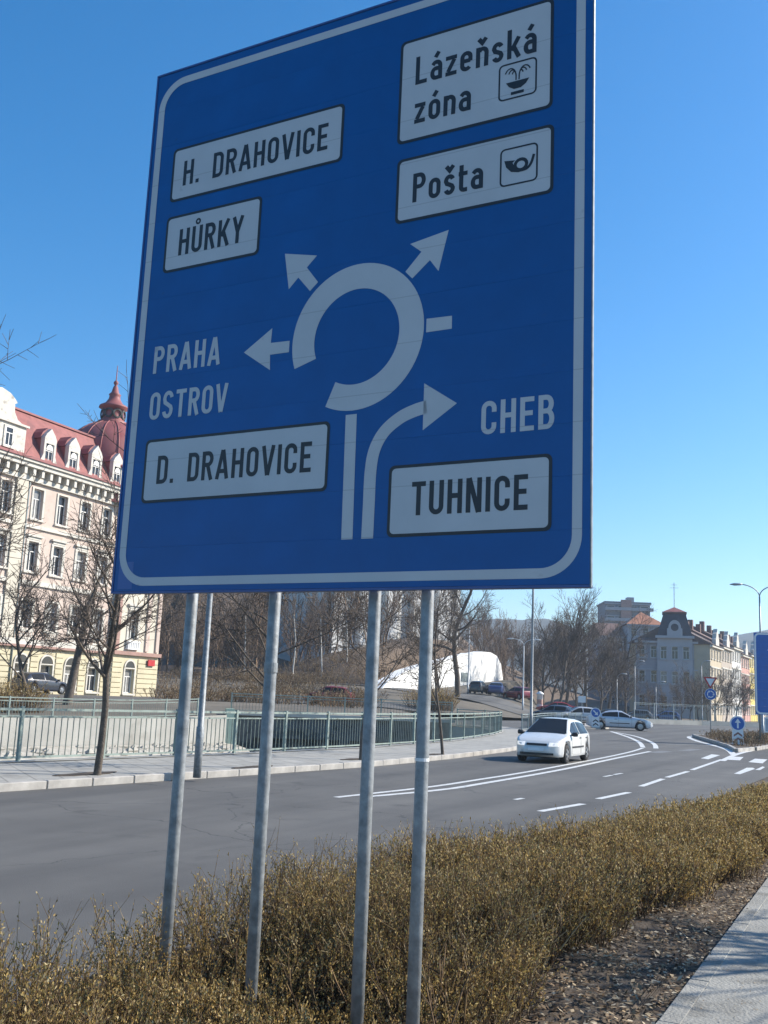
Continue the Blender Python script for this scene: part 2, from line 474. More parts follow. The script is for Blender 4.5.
# gravel bank and rubble along the foot of the far quay wall
bl = MB()
F_ = [Vector(p) for p in far_bank_line[1:5]]
def inset(i, d):
    a = F_[max(i-1,0)]; b = F_[min(i+1,len(F_)-1)]; t_ = (b-a).normalized(); return F_[i]+Vector((-t_.y,t_.x))*d
for i in range(3):
    rows = [(0.05,-1.25),(1.1,-1.45),(2.6,-2.2),(4.2,-2.75)]
    for (d0,z0),(d1,z1) in zip(rows, rows[1:]):
        a,b,c,d = inset(i,d0),inset(i+1,d0),inset(i+1,d1),inset(i,d1)
        bl.quad((*a,z0),(*d,z1),(*c,z1),(*b,z0))
o = bl.build('gravel_bank', mat('gravel',(.30,.28,.24),.95,.3,2.5,.9,6,col2=(.46,.43,.37),stains=((.14,.13,.10),.8,.56))); tag(o, kind='structure')
rk = MB(); kr = R0 = random.Random(3)
for k in range(170):
    i = kr.choice((0,0,0,1,1,2)); t_ = kr.random(); d_ = kr.uniform(.2,3.2); p = inset(i,d_).lerp(inset(i+1,d_),t_); z = lerp_tab([(0,-1.25),(1.1,-1.45),(2.6,-2.2),(4.2,-2.75)],d_)
    r_ = kr.uniform(.08,.34); n_ = len(rk.v)
    for (x_,y_,q_) in ((1,0,0),(0,1,0),(-1,0,0),(0,-1,0),(0,0,1),(0,0,-1)):
        j = kr.uniform(.6,1.2)*r_; rk.v.append((p.x+x_*j,p.y+y_*j,z+q_*j*.7))
    rk.f += [tuple(n_+i_ for i_ in f) for f in ((0,1,4),(1,2,4),(2,3,4),(3,0,4),(1,0,5),(2,1,5),(3,2,5),(0,3,5))]
o = rk.build('river_rubble', mat('rubble',(.34,.32,.28),.95,.35,1.5,.5,9,col2=(.50,.46,.38))); tag(o,'loose stones and rubble on the river bed below the far wall','stones',kind='stuff')
# culvert mouth where the river goes under the square
cv = empty('culvert_portal', (-8.2,60,-3.2), math.atan2(3.2,12.8), 'dark stone culvert mouth where the river goes under the square', 'culvert')
L = math.hypot(12.8,3.2)
mb = MB(); mb.box(0,L,0,.5,2.3,3.55); mb.box(0,1.2,.0,.5,0,2.3); mb.box(L-1.5,L,0,.5,0,2.3); mb.box(6.3,6.9,0,.5,0,2.3)
mb.build('portal_wall', M['darkstone'], cv)
MB().box(-.3,L+.2,-.25,.7,3.553,3.75).build('coping_slab', M['concrete'], cv)
MB().box(.1,L-.3,.52,7,-.1,3.0).build('tunnel', M['darkstone'], cv)
pl = MB().box(-.45,0.02,-.35,.6,0,3.9).build('end_pillar', mat('pale_green_pillar',(.42,.50,.38),.7,.1,2), cv)

# kerb of the far pavement, stone by stone
def kerb_run(name, line, label_kind, stone=1.0, w=.15, h=.135, material=None, z0=-.04, maxn=300):
    root = tag(empty(name), kind='structure')
    acc = 0; pts = [Vector(p) for p in line]
    cum = [0]
    for a, b in zip(pts, pts[1:]): cum.append(cum[-1]+(b-a).length)
    def pos(d):
        for i in range(len(pts)-1):
            if d <= cum[i+1]: 
                return pts[i].lerp(pts[i+1], (d-cum[i])/(cum[i+1]-cum[i]))
        return pts[-1]
    n = min(maxn, int(cum[-1]/stone))
    base = MB().box(0,stone-.014,0,w,z0,h).mesh('kerb_stone', material or M['kerb'])
    bm = bmesh.new(); bm.from_mesh(base); bmesh.ops.bevel(bm, geom=list(bm.edges), offset=.012, segments=1, affect='EDGES'); bm.to_mesh(base); bm.free()
    for i in range(n):
        a = pos(i*stone); b = pos((i+1)*stone); d = b-a
        o = link('kerb_stone', base, root)
        o.location = (a.x, a.y, random.uniform(-.006,.006)); o.rotation_euler = (0,0,math.atan2(d.y,d.x)+random.uniform(-.006,.006))
        o.scale = (d.length/stone,1,1)
    return root
kerb_run('far_kerb', [(-14.0,2.9)]+far_kerb[1:], 'kerb', 1.0)

# near side: planting strip and concrete footpath
strip_out = near_edge[:8] + [T(70,-.2), T(70,1.18), T(-24,1.18)][1:]
bumps = [T(t+rng.uniform(-.1,.1), s) for t in np.arange(1,30,.45) for s in np.arange(1.4,4.0,.3)]
def soil_h(x, y):
    s = -.895*x+.446*y
    return .055 + .05*math.sin(x*5.1+y*2.3)*math.sin(y*3.7-x*1.9)*ss((s-1.2)/.5) + .05*ss((s-1.2)/.8)
o = sheet('planting_strip', strip_out, soil_h, M['soil'], extra=bumps); tag(o, kind='structure')
# footpath built slab by slab, the concrete edging stones beside it
root = tag(sheet('footpath', [T(-14,1.08),T(60,1.08),T(60,-2.2),T(-14,-2.2)], lambda x,y: .085, M['path']), kind='structure')
ed = MB().box(0,.997,0,.12,-.05,.0875).mesh('edging_stone', M['path'])
bm = bmesh.new(); bm.from_mesh(ed); bmesh.ops.bevel(bm, geom=list(bm.edges), offset=.005, segments=1, affect='EDGES'); bm.to_mesh(ed); bm.free()
for i in range(34):
    x, y = T(2+i, 1.08); o = link('edging_stone', ed, root); o.location = (x, y, random.uniform(-.002,.002)); o.rotation_euler = (0,random.uniform(-.001,.001), math.atan2(RT.y,RT.x)+random.uniform(-.006,.006))

# ------------------------------------------------------------------ road markings
def ribbon(pts, w, z, name='line', parent=None, m=None):
    mb = MB(); L = []
    for i, p in enumerate(pts):
        a = Vector(pts[max(i-1,0)]); b = Vector(pts[min(i+1,len(pts)-1)]); d = (b-a).normalized(); n = Vector((-d.y,d.x))*w/2
        p = Vector(p); L.append(((p-n).to_tuple(), (p+n).to_tuple()))
    for (a,b),(c,d) in zip(L, L[1:]):
        mb.quad((*a,z),(*c,z),(*d,z),(*b,z))
    return mb.build(name, m or M['paint'], parent)
def catmull(P, n=8):
    P = [Vector(p) for p in P]; out = []
    for i in range(len(P)-1):
        p0 = P[max(i-1,0)]; p1 = P[i]; p2 = P[i+1]; p3 = P[min(i+2,len(P)-1)]
        for k in range(n):
            t = k/n
            out.append(.5*((2*p1)+(p2-p0)*t+(2*p0-5*p1+4*p2-p3)*t*t+(3*p1-p0-3*p2+p3)*t**3))
    return out + [P[-1]]
def g2(*pp): return [tuple(gnd(x,y).xy) for x,y in pp]
marks = tag(empty('road_markings'), kind='structure')
ribbon(catmull(g2((366,797),(440,790),(480,784),(560,770),(620,757.5),(650,751.5))), .16, .004, 'solid_line', marks)
ribbon(catmull(g2((336,797.5),(430,787),(480,779.5),(530,771.5),(600,758.5),(630,752),(643,748))), .14, .0045, 'solid_line', marks)
ribbon(catmull(g2((611,731.5),(625,736),(634,739.5),(640,743),(643,747.5))), .22, .004, 'island_line', marks)
ribbon(catmull(g2((613,732),(632,735.5),(645,739.5),(654,744),(656,748.5))), .22, .0045, 'island_line', marks)
for a, b in (((540,811.5),(583,804)),((598,799),(629,792.5)),((641,786.5),(663,779)),((667,777.5),(688,771.5)),((692,770),(722,759.5))):
    ribbon(g2(a,b), .14, .004, 'lane_dash', marks)
ribbon(catmull(g2((700,735.5),(689,737),(697,741),(712,745),(727,749.5),(734,755))), .28, .004, 'edge_line', marks)
ribbon(catmull(g2((722,761),(735,755),(748,751.5),(768,748),(800,744))), .22, .0045, 'edge_line', marks)
def quad_mark(name, px):
    mb = MB(); mb.quad(*[(*gnd(x,y).xy, .006) for x,y in px]); return mb.build(name, M['paint'], marks)
quad_mark('crossing_block', [(700.8,758.5),(708.3,759.4),(720,755.3),(711.7,754.4)])
quad_mark('crossing_block', [(725.8,759.8),(740,760.5),(743.5,757.2),(730,756.6)])
quad_mark('crossing_block', [(748.3,762.2),(762.5,763.5),(767.5,759.6),(755,758.8)])
quad_mark('lane_arrow', [(734,773.9),(740,774.4),(755,769.1),(753,767.9),(746.7,767.9)])
quad_mark('lane_arrow', [(755,770),(760,770.3),(765,767.3),(762.5,766.6)])
for cx, cy in ((660,752),(690,750)):
    ribbon([gnd(cx-7,cy+.8).xy.to_tuple(), gnd(cx+7,cy-.8).xy.to_tuple()], .5, .003, 'worn_block', marks, mat('worn_paint', (.16,.16,.16), .8, .3, 9))
for cx, cy in ((608,776),(618,774),(519,799)):
    ribbon([gnd(cx-4,cy+.7).xy.to_tuple(), gnd(cx+4,cy-.7).xy.to_tuple()], .1, .003, 'paint_patch', marks)

# ------------------------------------------------------------------ lettering: a narrow road-sign alphabet drawn with strokes
SW = .145
def arc(cx, cy, rx, ry, a0, a1, n=10):
    return [(cx+rx*math.cos(math.radians(a0+(a1-a0)*i/n)), cy+ry*math.sin(math.radians(a0+(a1-a0)*i/n))) for i in range(n+1)]
def stadium(L, R, B, T_):
    r = (R-L)/2; c = (L+R)/2
    p = arc(c, T_-r*1.05, r, r*1.05, 0, 180) + arc(c, B+r*1.05, r, r*1.05, 180, 360)
    return p + [p[0]]
def glyph(ch):
    """returns width, list of centre lines; cap height 1"""
    h = SW/2; W = .47; L, R, B, TT = h, W-h, h, 1-h; c = W/2; r = (R-L)/2
    X = .70; XT = X-h
    acc = {'Á':'acute'}
    S = []
    if ch == 'H': S = [[(L,0),(L,1)],[(R,0),(R,1)],[(L+h,.52),(R-h,.52)]]
    elif ch == 'D': S = [[(L,0),(L,1)],[(L+h,TT)]+arc(R-.16,TT-.17,.16,.17,90,0)+arc(R-.16,B+.17,.16,.17,0,-90)+[(L+h,B)]]
    elif ch in 'RPB':
        rr = .15
        up = [(L+h,TT)]+arc(R-rr,TT-.2,rr,.2,90,-90)+[(L+h,TT-.4)]
        S = [[(L,0),(L,1)], up]
        if ch == 'R': S.append([(c+.01,TT-.42),(W-.06,0)])
        if ch == 'B': S = [[(L,0),(L,1)], [(L+h,TT)]+arc(R-.16,TT-.2,.14,.2,90,-90)+[(L+h,TT-.4)], [(R-.2,TT-.4)]+arc(R-rr,B+.23,rr,.23,90,-90)+[(L+h,B)]]
    elif ch == 'A': W = .52; S = [[(h*.8,0),(W/2-.01,1)],[(W-h*.8,0),(W/2+.01,1)],[(.14,.27),(W-.14,.27)]]
    elif ch == 'V': W = .50; S = [[(h*.8,1),(W/2-.01,0)],[(W-h*.8,1),(W/2+.01,0)]]
    elif ch == 'O': S = [stadium(L,R,B,TT)]
    elif ch == 'I': W = SW; S = [[(h,0),(h,1)]]
    elif ch == 'C': S = [[(R,TT-.27)]+arc(c,TT-r,r,r,0,180)+arc(c,B+r,r,r,180,360)+[(R,B+.27)]]
    elif ch == 'E': W = .42; S = [[(L,0),(L,1)],[(L+h,TT),(W,TT)],[(L+h,.52),(W-.04,.52)],[(L+h,B),(W,B)]]
    elif ch == 'L': W = .42; S = [[(L,0),(L,1)],[(L+h,B),(W,B)]]
    elif ch in 'UŮ': S = [[(L,1)]+arc(c,B+r,r,r,180,360)+[(R,1)]]
    elif ch == 'K': W = .49; S = [[(L,0),(L,1)],[(L+h,.38),(W-.05,1)],[(L+.17,.52),(W-.04,0)]]
    elif ch == 'Y': W = .50; S = [[(h*.9,1),(W/2,.42)],[(W-h*.9,1),(W/2,.42)],[(W/2,0),(W/2,.46)]]
    elif ch == 'T': W = .46; S = [[(0,TT),(W,TT)],[(W/2,0),(W/2,TT-h)]]
    elif ch == 'N': W = .49; S = [[(L,0),(L,1)],[(W-h,0),(W-h,1)],[(L+.02,1),(W-h-.02,0)]]
    elif ch == 'S': S = [arc(c,TT-.21,r,.21,10,90,6)+arc(c,TT-.215,r,.215,95,180,8)+[(L+.03,.58),(c,.50),(R-.03,.41)]+arc(c,B+.22,r,.22,10,-90,8)+arc(c,B+.22,r,.22,-95,-170,6)]
    elif ch == '.': W = .15; S = [[(h,0),(h,.15)]]
    elif ch == ' ': return .34, []
    else:
        W = .43; L, R = h, W-h; c = W/2; r = (R-L)/2
        base = {'á':'a','ň':'n','ó':'o','š':'s'}.get(ch, ch)
        if base == 'o': S = [stadium(L,R,B,XT)]
        if base == 'a': S = [[(L+.01,XT-.09)]+arc(c,XT-.16,r,.16,150,0)+[(R,0)],[(R-h,.40)]+arc(L+.12,.235,.12,.165,90,270)+[(R-h,B)]]
        if base == 'e': S = [[(R,.36),(L+h,.36)],[(R,.33)]+arc(c,XT-r,r,r,0,180)+arc(c,B+r,r,r,180,325)]
        if base == 'n': S = [[(L,0),(L,X)],[(L+h*.6,XT-.10)]+arc(c+.01,XT-.16,r,.16,130,0)+[(R,0)]]
        if base == 'z': W = .40; S = [[(0,XT),(W,XT)],[(W-.09,XT-h),(.09,B+h)],[(0,B),(W,B)]]
        if base == 's': W = .40; R = W-h; c = W/2; r = (R-L)/2; S = [arc(c,XT-.15,r,.15,20,180,10)+[(L+.04,.39),(c,.35),(R-.04,.30)]+arc(c,B+.15,r,.15,0,-160,10)]
        if base == 'k': S = [[(L,0),(L,1)],[(L+h,.27),(W-.04,X)],[(L+.15,.38),(W-.03,0)]]
        if base == 't': W = .32; S = [[(.10,.92)]+arc(.22,.16,.12,.09,180,270)+[(W,B)],[(0,XT),(W,XT)]]
    if ch in 'áó': S.append([(W/2-.04,.80),(W/2+.08,.98)])
    if ch in 'ňš': S.append([(W/2-.13,.99),(W/2,.83),(W/2+.13,.99)])
    if ch == 'Ů': S.append([(W/2+.085*math.cos(a*.5236),1.165+.085*math.sin(a*.5236)) for a in range(13)])
    return W, S
THIN = {'acc': .09}

def stroke_mesh(mb, pts, w, y, closed=False):
    """flat ribbon in the X-Z plane with mitred corners"""
    P = [Vector(p) for p in pts]
    if (P[0]-P[-1]).length < 1e-6: closed = True; P = P[:-1]
    n = len(P); Ls = []
    for i in range(n):
        if closed: a, b = P[i-1], P[(i+1)%n]
        else: a, b = P[max(i-1,0)], P[min(i+1,n-1)]
        d1 = (P[i]-a) if (P[i]-a).length > 1e-9 else (b-P[i]); d2 = (b-P[i]) if (b-P[i]).length > 1e-9 else d1
        d1 = d1.normalized(); d2 = d2.normalized()
        t = (d1+d2).normalized(); nn = Vector((-t.y,t.x)); k = max(.35, nn.dot(Vector((-d1.y,d1.x))))
        o = nn*(w/2/k); Ls.append((P[i]-o, P[i]+o))
    m = n if closed else n-1
    for i in range(m):
        a, b = Ls[i]; c, d = Ls[(i+1)%n]
        mb.quad((a.x,y,a.y),(c.x,y,c.y),(d.x,y,d.y),(b.x,y,b.y))

def text(name, s, u0, u1, v0, cap, y, material, parent, sw=None):
    """s set between u0 and u1 on base line v0"""
    gs = [glyph(c) for c in s]
    gap = .125; tot = sum(g[0] for g in gs)+gap*(len(s)-1)
    kx = (u1-u0)/(tot*cap); mb = MB(); x = 0; i = 0
    for ch, (W, S) in zip(s, gs):
        for j, st in enumerate(S):
            thin = (ch == 'Ů' and j == len(S)-1)
            q = [(u0+(x+px)*cap*kx, v0+pz*cap) for px, pz in st]
            stroke_mesh(mb, q, (SW if not thin else .07)*cap, y-.00012*(j+1))
        x += W+gap
    return mb.build(name, material, parent)

# ------------------------------------------------------------------ the large direction sign
YAW = -.5011
AX = Vector((math.cos(YAW), math.sin(YAW), 0))
SBR = Vector((.9082, 4.4, 2.2682))
SBL = SBR - AX*SGW
sg = empty('direction_sign', (SBL.x, SBL.y, 0), YAW, 'large blue roundabout direction sign with white arrows on four grey poles', 'road sign')
Z0 = SBL.z
ph = SGH/13
pm = MB().box(0, SGW, 0, .018, 0, ph-.0003).mesh('panel', M['sign_blue'])
bm = bmesh.new(); bm.from_mesh(pm); bmesh.ops.bevel(bm, geom=list(bm.edges), offset=.0003, segments=1, affect='EDGES'); bm.to_mesh(pm); bm.free()
for i in range(13):
    o = link('panel', pm, sg); o.location = (0, random.uniform(-.0003,.0003), Z0+i*ph)
def S_(mb, name, m, parent=sg):
    o = mb.build(name, m, parent); o.location = (0,0,Z0); return o
# edge trim all round
t = MB(); t.box(-.012,.0-.001,-.004,.03,-.012,SGH+.012); S_(t,'edge_trim',M['sign_edge'])
t = MB(); t.box(SGW+.001,SGW+.007,-.002,.016,-.012,SGH+.012); S_(t,'edge_trim',M['galv'])
t = MB(); t.box(0,SGW,-.004,.045,-.013,-.002); S_(t,'edge_trim',M['sign_edge'])
t = MB(); t.box(0,SGW,-.004,.045,SGH+.001,SGH+.013); S_(t,'edge_trim',M['sign_edge'])
def rrect(L, R, B, TT, r, n=8):
    return arc(R-r,TT-r,r,r,0,90,n)+arc(L+r,TT-r,r,r,90,180,n)+arc(L+r,B+r,r,r,180,270,n)+arc(R-r,B+r,r,r,270,360,n)
def fillpoly(mb, outline, y):
    n = len(mb.v); mb.v += [(x,y,z) for x,z in outline]; mb.f.append(tuple(range(n,n+len(outline))))
YF = -.0016
bd = MB(); p = rrect(.048,2.692,.052,3.118,.17,12); stroke_mesh(bd, p+[p[0]], .046, YF-.0004); S_(bd,'border_line',M['sign_white'])
# little repair patch at the lower left corner
M['patch'] = sign_mat('sign_patch', (.07,.14,.36), .5, .08, False)
pt = MB(); fillpoly(pt, [(.03,.012),(.135,.012),(.135,.165),(.03,.165)], YF+.0004); S_(pt,'repair_patch',M['patch'])
# ring and arrows
def sarr(name, outline):
    mb = MB(); fillpoly(mb, outline, YF); return S_(mb, name, M['sign_white'])
rc = (1.507,1.303)
rg = MB(); stroke_mesh(rg, arc(rc[0],rc[1],.322,.328,245,560,64), .138, YF); S_(rg,'ring',M['sign_white'])
sarr('arrow', [(1.256,1.641),(1.179,1.737),(1.240,1.795),(1.030,1.843),(1.070,1.630),(1.128,1.688),(1.208,1.598)])
sarr('arrow', [(2.017,1.793),(1.802,1.757),(1.868,1.703),(1.781,1.610),(1.822,1.567),(1.918,1.649),(1.968,1.582)])
sarr('arrow', [(.798,1.306),(.980,1.184),(.974,1.271),(1.096,1.270),(1.096,1.334),(.974,1.338),(.978,1.422)])
sarr('exit_stub', [(1.911,1.268),(2.051,1.268),(2.050,1.335),(1.911,1.339)])
sarr('approach_bar', [(1.480,.242),(1.545,.242),(1.535,.886),(1.470,.886)])
cb = MB(); stroke_mesh(cb, [(1.628,.242)]+catmull([(1.629,.42),(1.630,.58),(1.648,.692),(1.700,.780),(1.785,.842),(1.868,.872),(1.93,.883)],6), .067, YF); S_(cb,'approach_curve',M['sign_white'])
sarr('arrow', [(1.912,.766),(2.091,.885),(1.911,1.005)])
# white name plates
def plate(L, R, B, TT, lab):
    bk = MB(); fillpoly(bk, rrect(L-.016,R+.016,B-.016,TT+.016,.03,5), YF-.0004)
    pl = S_(bk, 'plate', M['sign_black']); tag(pl, lab)
    f = MB(); fillpoly(f, rrect(L,R,B,TT,.022,5), YF-.0009); f.build('plate_face', M['sign_white'], pl)
    return pl
YT = YF-.0016
p = plate(.188,1.350,2.334,2.647,'white plate reading H. DRAHOVICE'); text('lettering','H.',.262,.382,2.409,.159,YT,M['sign_black'],p); text('lettering','DRAHOVICE',.482,1.268,2.409,.159,YT,M['sign_black'],p)
p = plate(.180,.836,1.888,2.209,'white plate reading HŮRKY'); text('lettering','HŮRKY',.272,.735,1.966,.164,YT,M['sign_black'],p)
p = plate(1.716,2.537,2.344,2.909,'white plate reading Lázeňská zóna with a fountain symbol')
text('lettering','Lázeňská',1.796,2.466,2.650,.162,YT,M['sign_black'],p); text('lettering','zóna',1.798,2.118,2.426,.162,YT,M['sign_black'],p)
# fountain pictogram
pc = MB(); q = rrect(2.272,2.466,2.430,2.622,.022,5); stroke_mesh(pc, q+[q[0]], .009, YT)
cx = 2.369
for k, dx in enumerate((.022,.042,.062)):
    for sgn in (-1,1):
        stroke_mesh(pc, [(cx+sgn*.008,2.525)]+[(cx+sgn*(.008+dx/2-dx/2*math.cos(a)), 2.545+(.030+.010*k)*math.sin(a)) for a in np.linspace(.2,2.6,8)], .007, YT-.0001*(k+1))
n0 = [(cx-.062,2.520),(cx-.045,2.495),(cx-.018,2.478),(cx+.018,2.478),(cx+.045,2.495),(cx+.062,2.520)]; fillpoly(pc, n0, YT-.0002)
fillpoly(pc, [(cx-.034,2.448),(cx+.034,2.448),(cx+.034,2.464),(cx-.034,2.464)], YT-.0003)
pc.build('fountain_symbol', M['sign_black'], p)
p = plate(1.724,2.546,1.896,2.224,'white plate reading Pošta with a post horn symbol'); text('lettering','Pošta',1.806,2.197,1.982,.160,YT,M['sign_black'],p)
pc = MB(); q = rrect(2.290,2.478,1.965,2.158,.022,5); stroke_mesh(pc, q+[q[0]], .009, YT)
hc = (2.395,2.062); stroke_mesh(pc, [(hc[0]+.030*math.cos(a),hc[1]+.028*math.sin(a)) for a in np.linspace(0,2*math.pi,19)], .017, YT-.0001)
fillpoly(pc, [(2.308,2.098),(2.318,2.062),(2.345,2.032),(2.385,2.022),(2.385,2.040),(2.360,2.060),(2.352,2.080),(2.366,2.090)], YT-.0002)
stroke_mesh(pc, catmull([(2.385,2.030),(2.425,2.034),(2.448,2.058),(2.462,2.102)],5), .014, YT-.0003)
pc.build('post_horn_symbol', M['sign_black'], p)
p = plate(.166,1.364,.512,.848,'white plate reading D. DRAHOVICE'); text('lettering','D.',.250,.372,.602,.162,YT,M['sign_black'],p); text('lettering','DRAHOVICE',.470,1.277,.602,.162,YT,M['sign_black'],p)
p = plate(1.752,2.558,.259,.584,'white plate reading TUHNICE'); text('lettering','TUHNICE',1.866,2.460,.345,.166,YT,M['sign_black'],p)
for s, a, b, v in (('PRAHA',.156,.634,1.259), ('OSTROV',.156,.706,.981), ('CHEB',2.220,2.581,.716)):
    o = text('lettering', s, a, b, v, .163, YF, M['sign_white'], sg); o.location = (0,0,Z0)
# poles and the rails that hold the board
for u in (.482,1.030,1.628,1.918):
    mb = MB(); yb = .075
    lean = random.uniform(-.004,.004)
    mb.tube([(u-lean,yb+.03,-.1),(u,yb+.03,1.2),(u,yb+.03,Z0+SGH-.05)], .0315, 20)
    o = mb.build('pole', M['galv'], sg, smooth=True)
    MB().tube([(u,yb+.03,Z0+SGH-.048),(u,yb+.03,Z0+SGH-.03)], .034, 16).build('pole_cap', M['black_plastic'], o)
for k in range(5):
    z = Z0+.25+k*.66; MB().box(.05,SGW-.05,.036,.073,z,z+.05).build('mounting_rail', M['galv'], sg)
b = MB().tube([(1.030,.105,Z0-.42),(1.030,.105,Z0-.37)], .036, 18).build('pole_band', M['galv'], sg)
b = MB().tube([(1.918,.105,1.46),(1.918,.105,1.475)], .0335, 18).build('sticker', M['disc_white'], sg)

# ------------------------------------------------------------------ twig geometry in bulk
def tubes_np(P0, P1, R0, R1, n=3):
    """n-sided tapering tubes for arrays of segments"""
    P0 = np.asarray(P0, float); P1 = np.asarray(P1, float); R0 = np.asarray(R0, float); R1 = np.asarray(R1, float)
    D = P1-P0; D /= np.maximum(np.linalg.norm(D, axis=1, keepdims=True), 1e-9)
    ref = np.where(np.abs(D[:,2:3]) < .9, np.array([[0,0,1.]]), np.array([[1.,0,0]]))
    A = np.cross(D, ref); A /= np.linalg.norm(A, axis=1, keepdims=True); B = np.cross(D, A)
    N = len(P0); V = np.empty((N, 2*n, 3))
    for k in range(n):
        a = 2*math.pi*k/n; o = A*math.cos(a)+B*math.sin(a)
        V[:,k] = P0+o*R0[:,None]; V[:,n+k] = P1+o*R1[:,None]
    idx = np.arange(N)[:,None,None]*2*n
    F = np.array([[k,(k+1)%n,n+(k+1)%n,n+k] for k in range(n)])[None]
    return V.reshape(-1,3), (idx+F).reshape(-1,4)

def leaves_np(P, D, L, W, roll):
    """one folded diamond leaf per point"""
    D = D/np.linalg.norm(D, axis=1, keepdims=True)
    ref = np.where(np.abs(D[:,2:3]) < .9, np.array([[0,0,1.]]), np.array([[1.,0,0]]))
    A = np.cross(D, ref); A /= np.linalg.norm(A, axis=1, keepdims=True); B = np.cross(D, A)
    S = A*np.cos(roll)[:,None]+B*np.sin(roll)[:,None]
    V = np.empty((len(P),4,3))
    V[:,0] = P; V[:,1] = P+D*(L*.5)[:,None]+S*(W/2)[:,None]; V[:,2] = P+D*L[:,None]; V[:,3] = P+D*(L*.5)[:,None]-S*(W/2)[:,None]
    F = np.arange(len(P)*4).reshape(-1,4)
    return V.reshape(-1,3), F

def shrub_mass(rng, roots, heights, lean, nseg=4, r0=.004, side=3, leaf_n=14, leaf_l=(.012,.026), coarse=1.0):
    """upright wiry stems with side twigs and small dry leaves"""
    N = len(roots)
    P = np.array(roots, float); H = np.array(heights, float)
    d = np.c_[rng.normal(0,.22,N)+lean[:,0], rng.normal(0,.22,N)+lean[:,1], np.ones(N)]
    d /= np.linalg.norm(d,axis=1,keepdims=True)
    SP0=[];SP1=[];SR0=[];SR1=[]; LP=[];LD=[]
    cur = P.copy()
    for i in range(nseg):
        step = (H/nseg)[:,None]
        nxt = cur+d*step
        ra = r0*coarse*(1-.72*i/nseg); rb = r0*coarse*(1-.72*(i+1)/nseg)
        SP0.append(cur);SP1.append(nxt);SR0.append(np.full(N,ra));SR1.append(np.full(N,rb))
        if i >= 1:
            for k in range(side if i > 1 else 1):
                t = rng.random(N)[:,None]; b = cur+(nxt-cur)*t
                sd_ = d+rng.normal(0,.55,(N,3)); sd_[:,2] = np.abs(sd_[:,2])+.25; sd_ /= np.linalg.norm(sd_,axis=1,keepdims=True)
                ln = (H*rng.uniform(.10,.26,N))[:,None]
                e = b+sd_*ln
                SP0.append(b);SP1.append(e);SR0.append(np.full(N,r0*.45*coarse));SR1.append(np.full(N,r0*.2*coarse))
                for q in range(max(1,leaf_n//(side*(nseg-1)))):
                    tt = rng.uniform(.25,1.05,N)[:,None]
                    LP.append(b+(e-b)*tt); ld = sd_+rng.normal(0,.5,(N,3)); LD.append(ld)
        d = d+np.c_[rng.normal(0,.14,(N,2)),np.zeros(N)]; d /= np.linalg.norm(d,axis=1,keepdims=True)
        cur = nxt
    for q in range(9):
        LP.append(cur-d*(rng.uniform(-.01,.16,N)*H/.7)[:,None]); LD.append(d+rng.normal(0,.35,(N,3)))
    SV,SF = tubes_np(np.concatenate(SP0),np.concatenate(SP1),np.concatenate(SR0),np.concatenate(SR1),3)
    LP = np.concatenate(LP); LD = np.concatenate(LD); n = len(LP)
    LV,LF = leaves_np(LP,LD,rng.uniform(*leaf_l,n)*coarse,rng.uniform(.006,.011,n)*coarse,rng.uniform(0,math.pi,n))
    return (SV,SF),(LV,LF)

# ------------------------------------------------------------------ hedge beside the footpath
def hedge_prof(t):
    near = lerp_tab([(0,1.6),(4,1.75),(5.5,1.92),(7,1.98),(8.6,1.82),(9.8,1.58),(12,1.38),(15,1.3),(24,1.28)], t)
    far = lerp_tab([(0,3.85),(4,3.75),(6,3.5),(8,3.25),(11,3.05),(16,2.8),(24,2.3)], t)
    top = lerp_tab([(0,.74),(3.5,.76),(5,.76),(7,.72),(8.5,.68),(10,.62),(13,.53),(16,.46),(24,.36)], t)
    return near, far, top
hedge = empty('hedge', (*T(8,2.6),0), 0, 'long brown wiry hedge along the footpath around the sign poles', 'hedge')
def hedge_block(n, t0, t1, coarse, leaf_n, side):
    ts = rng.uniform(t0,t1,n); roots=[];hs=[];ln=[]
    for t in ts:
        a,b,h = hedge_prof(t); w = rng.random(); s = a+(b-a)*w
        s += .10*math.sin(t*3.1+w*5)*(1 if w<.2 else .3)
        clump = .90+.15*math.sin(t*2.3+s*3.0)*math.sin(t*1.1-s*2.1)+.09*math.sin(t*6.1+s*4.7)*math.sin(s*5.3-t*2.0)
        gapn = math.sin(t*4.3+s*2.2+1)*math.sin(s*4.9-t*1.7)+.5*math.sin(t*9.1-s*7.3)
        if gapn < -.62 and rng.random() < .75: clump *= .55
        fl_ = lerp_tab([(1.6,.30),(2.3,.36),(2.9,.46),(3.4,.70),(3.8,1.0)],s); fl_ = min(1,fl_+.42*(1-ss((t-3.0)/.7)))
        low = 1-(1-ss((t-4.55)/.8))*(1-fl_)
        edge = low*(min(1, .62+w*2.2) if w < .2 else 1)
        x,y = T(t,s)
        roots.append((x,y,.03)); hs.append(max(.18,h*clump*edge*(.55+.45*rng.random()**.5)))
        out = (-.22 if w < .18 else 0)*rng.random()
        ln.append((RN.x*out, RN.y*out))
    return shrub_mass(rng, roots, hs, np.array(ln), coarse=coarse, leaf_n=leaf_n, side=side)
def woody_block(n, t0, t1, coarse):
    ts = rng.uniform(t0,t1,n); roots=[];hs=[]
    for t in ts:
        a,b,h = hedge_prof(t); w = rng.random()**1.6; x,y = T(t,a+.05+(b-a)*w); roots.append((x,y,.02)); hs.append(h*rng.uniform(.55,.8)*(.45 if t < 4.6 else 1))
    return shrub_mass(rng, roots, hs, rng.normal(0,.25,(n,2)), r0=.0085, coarse=coarse, leaf_n=4, side=2, leaf_l=(.012,.02))
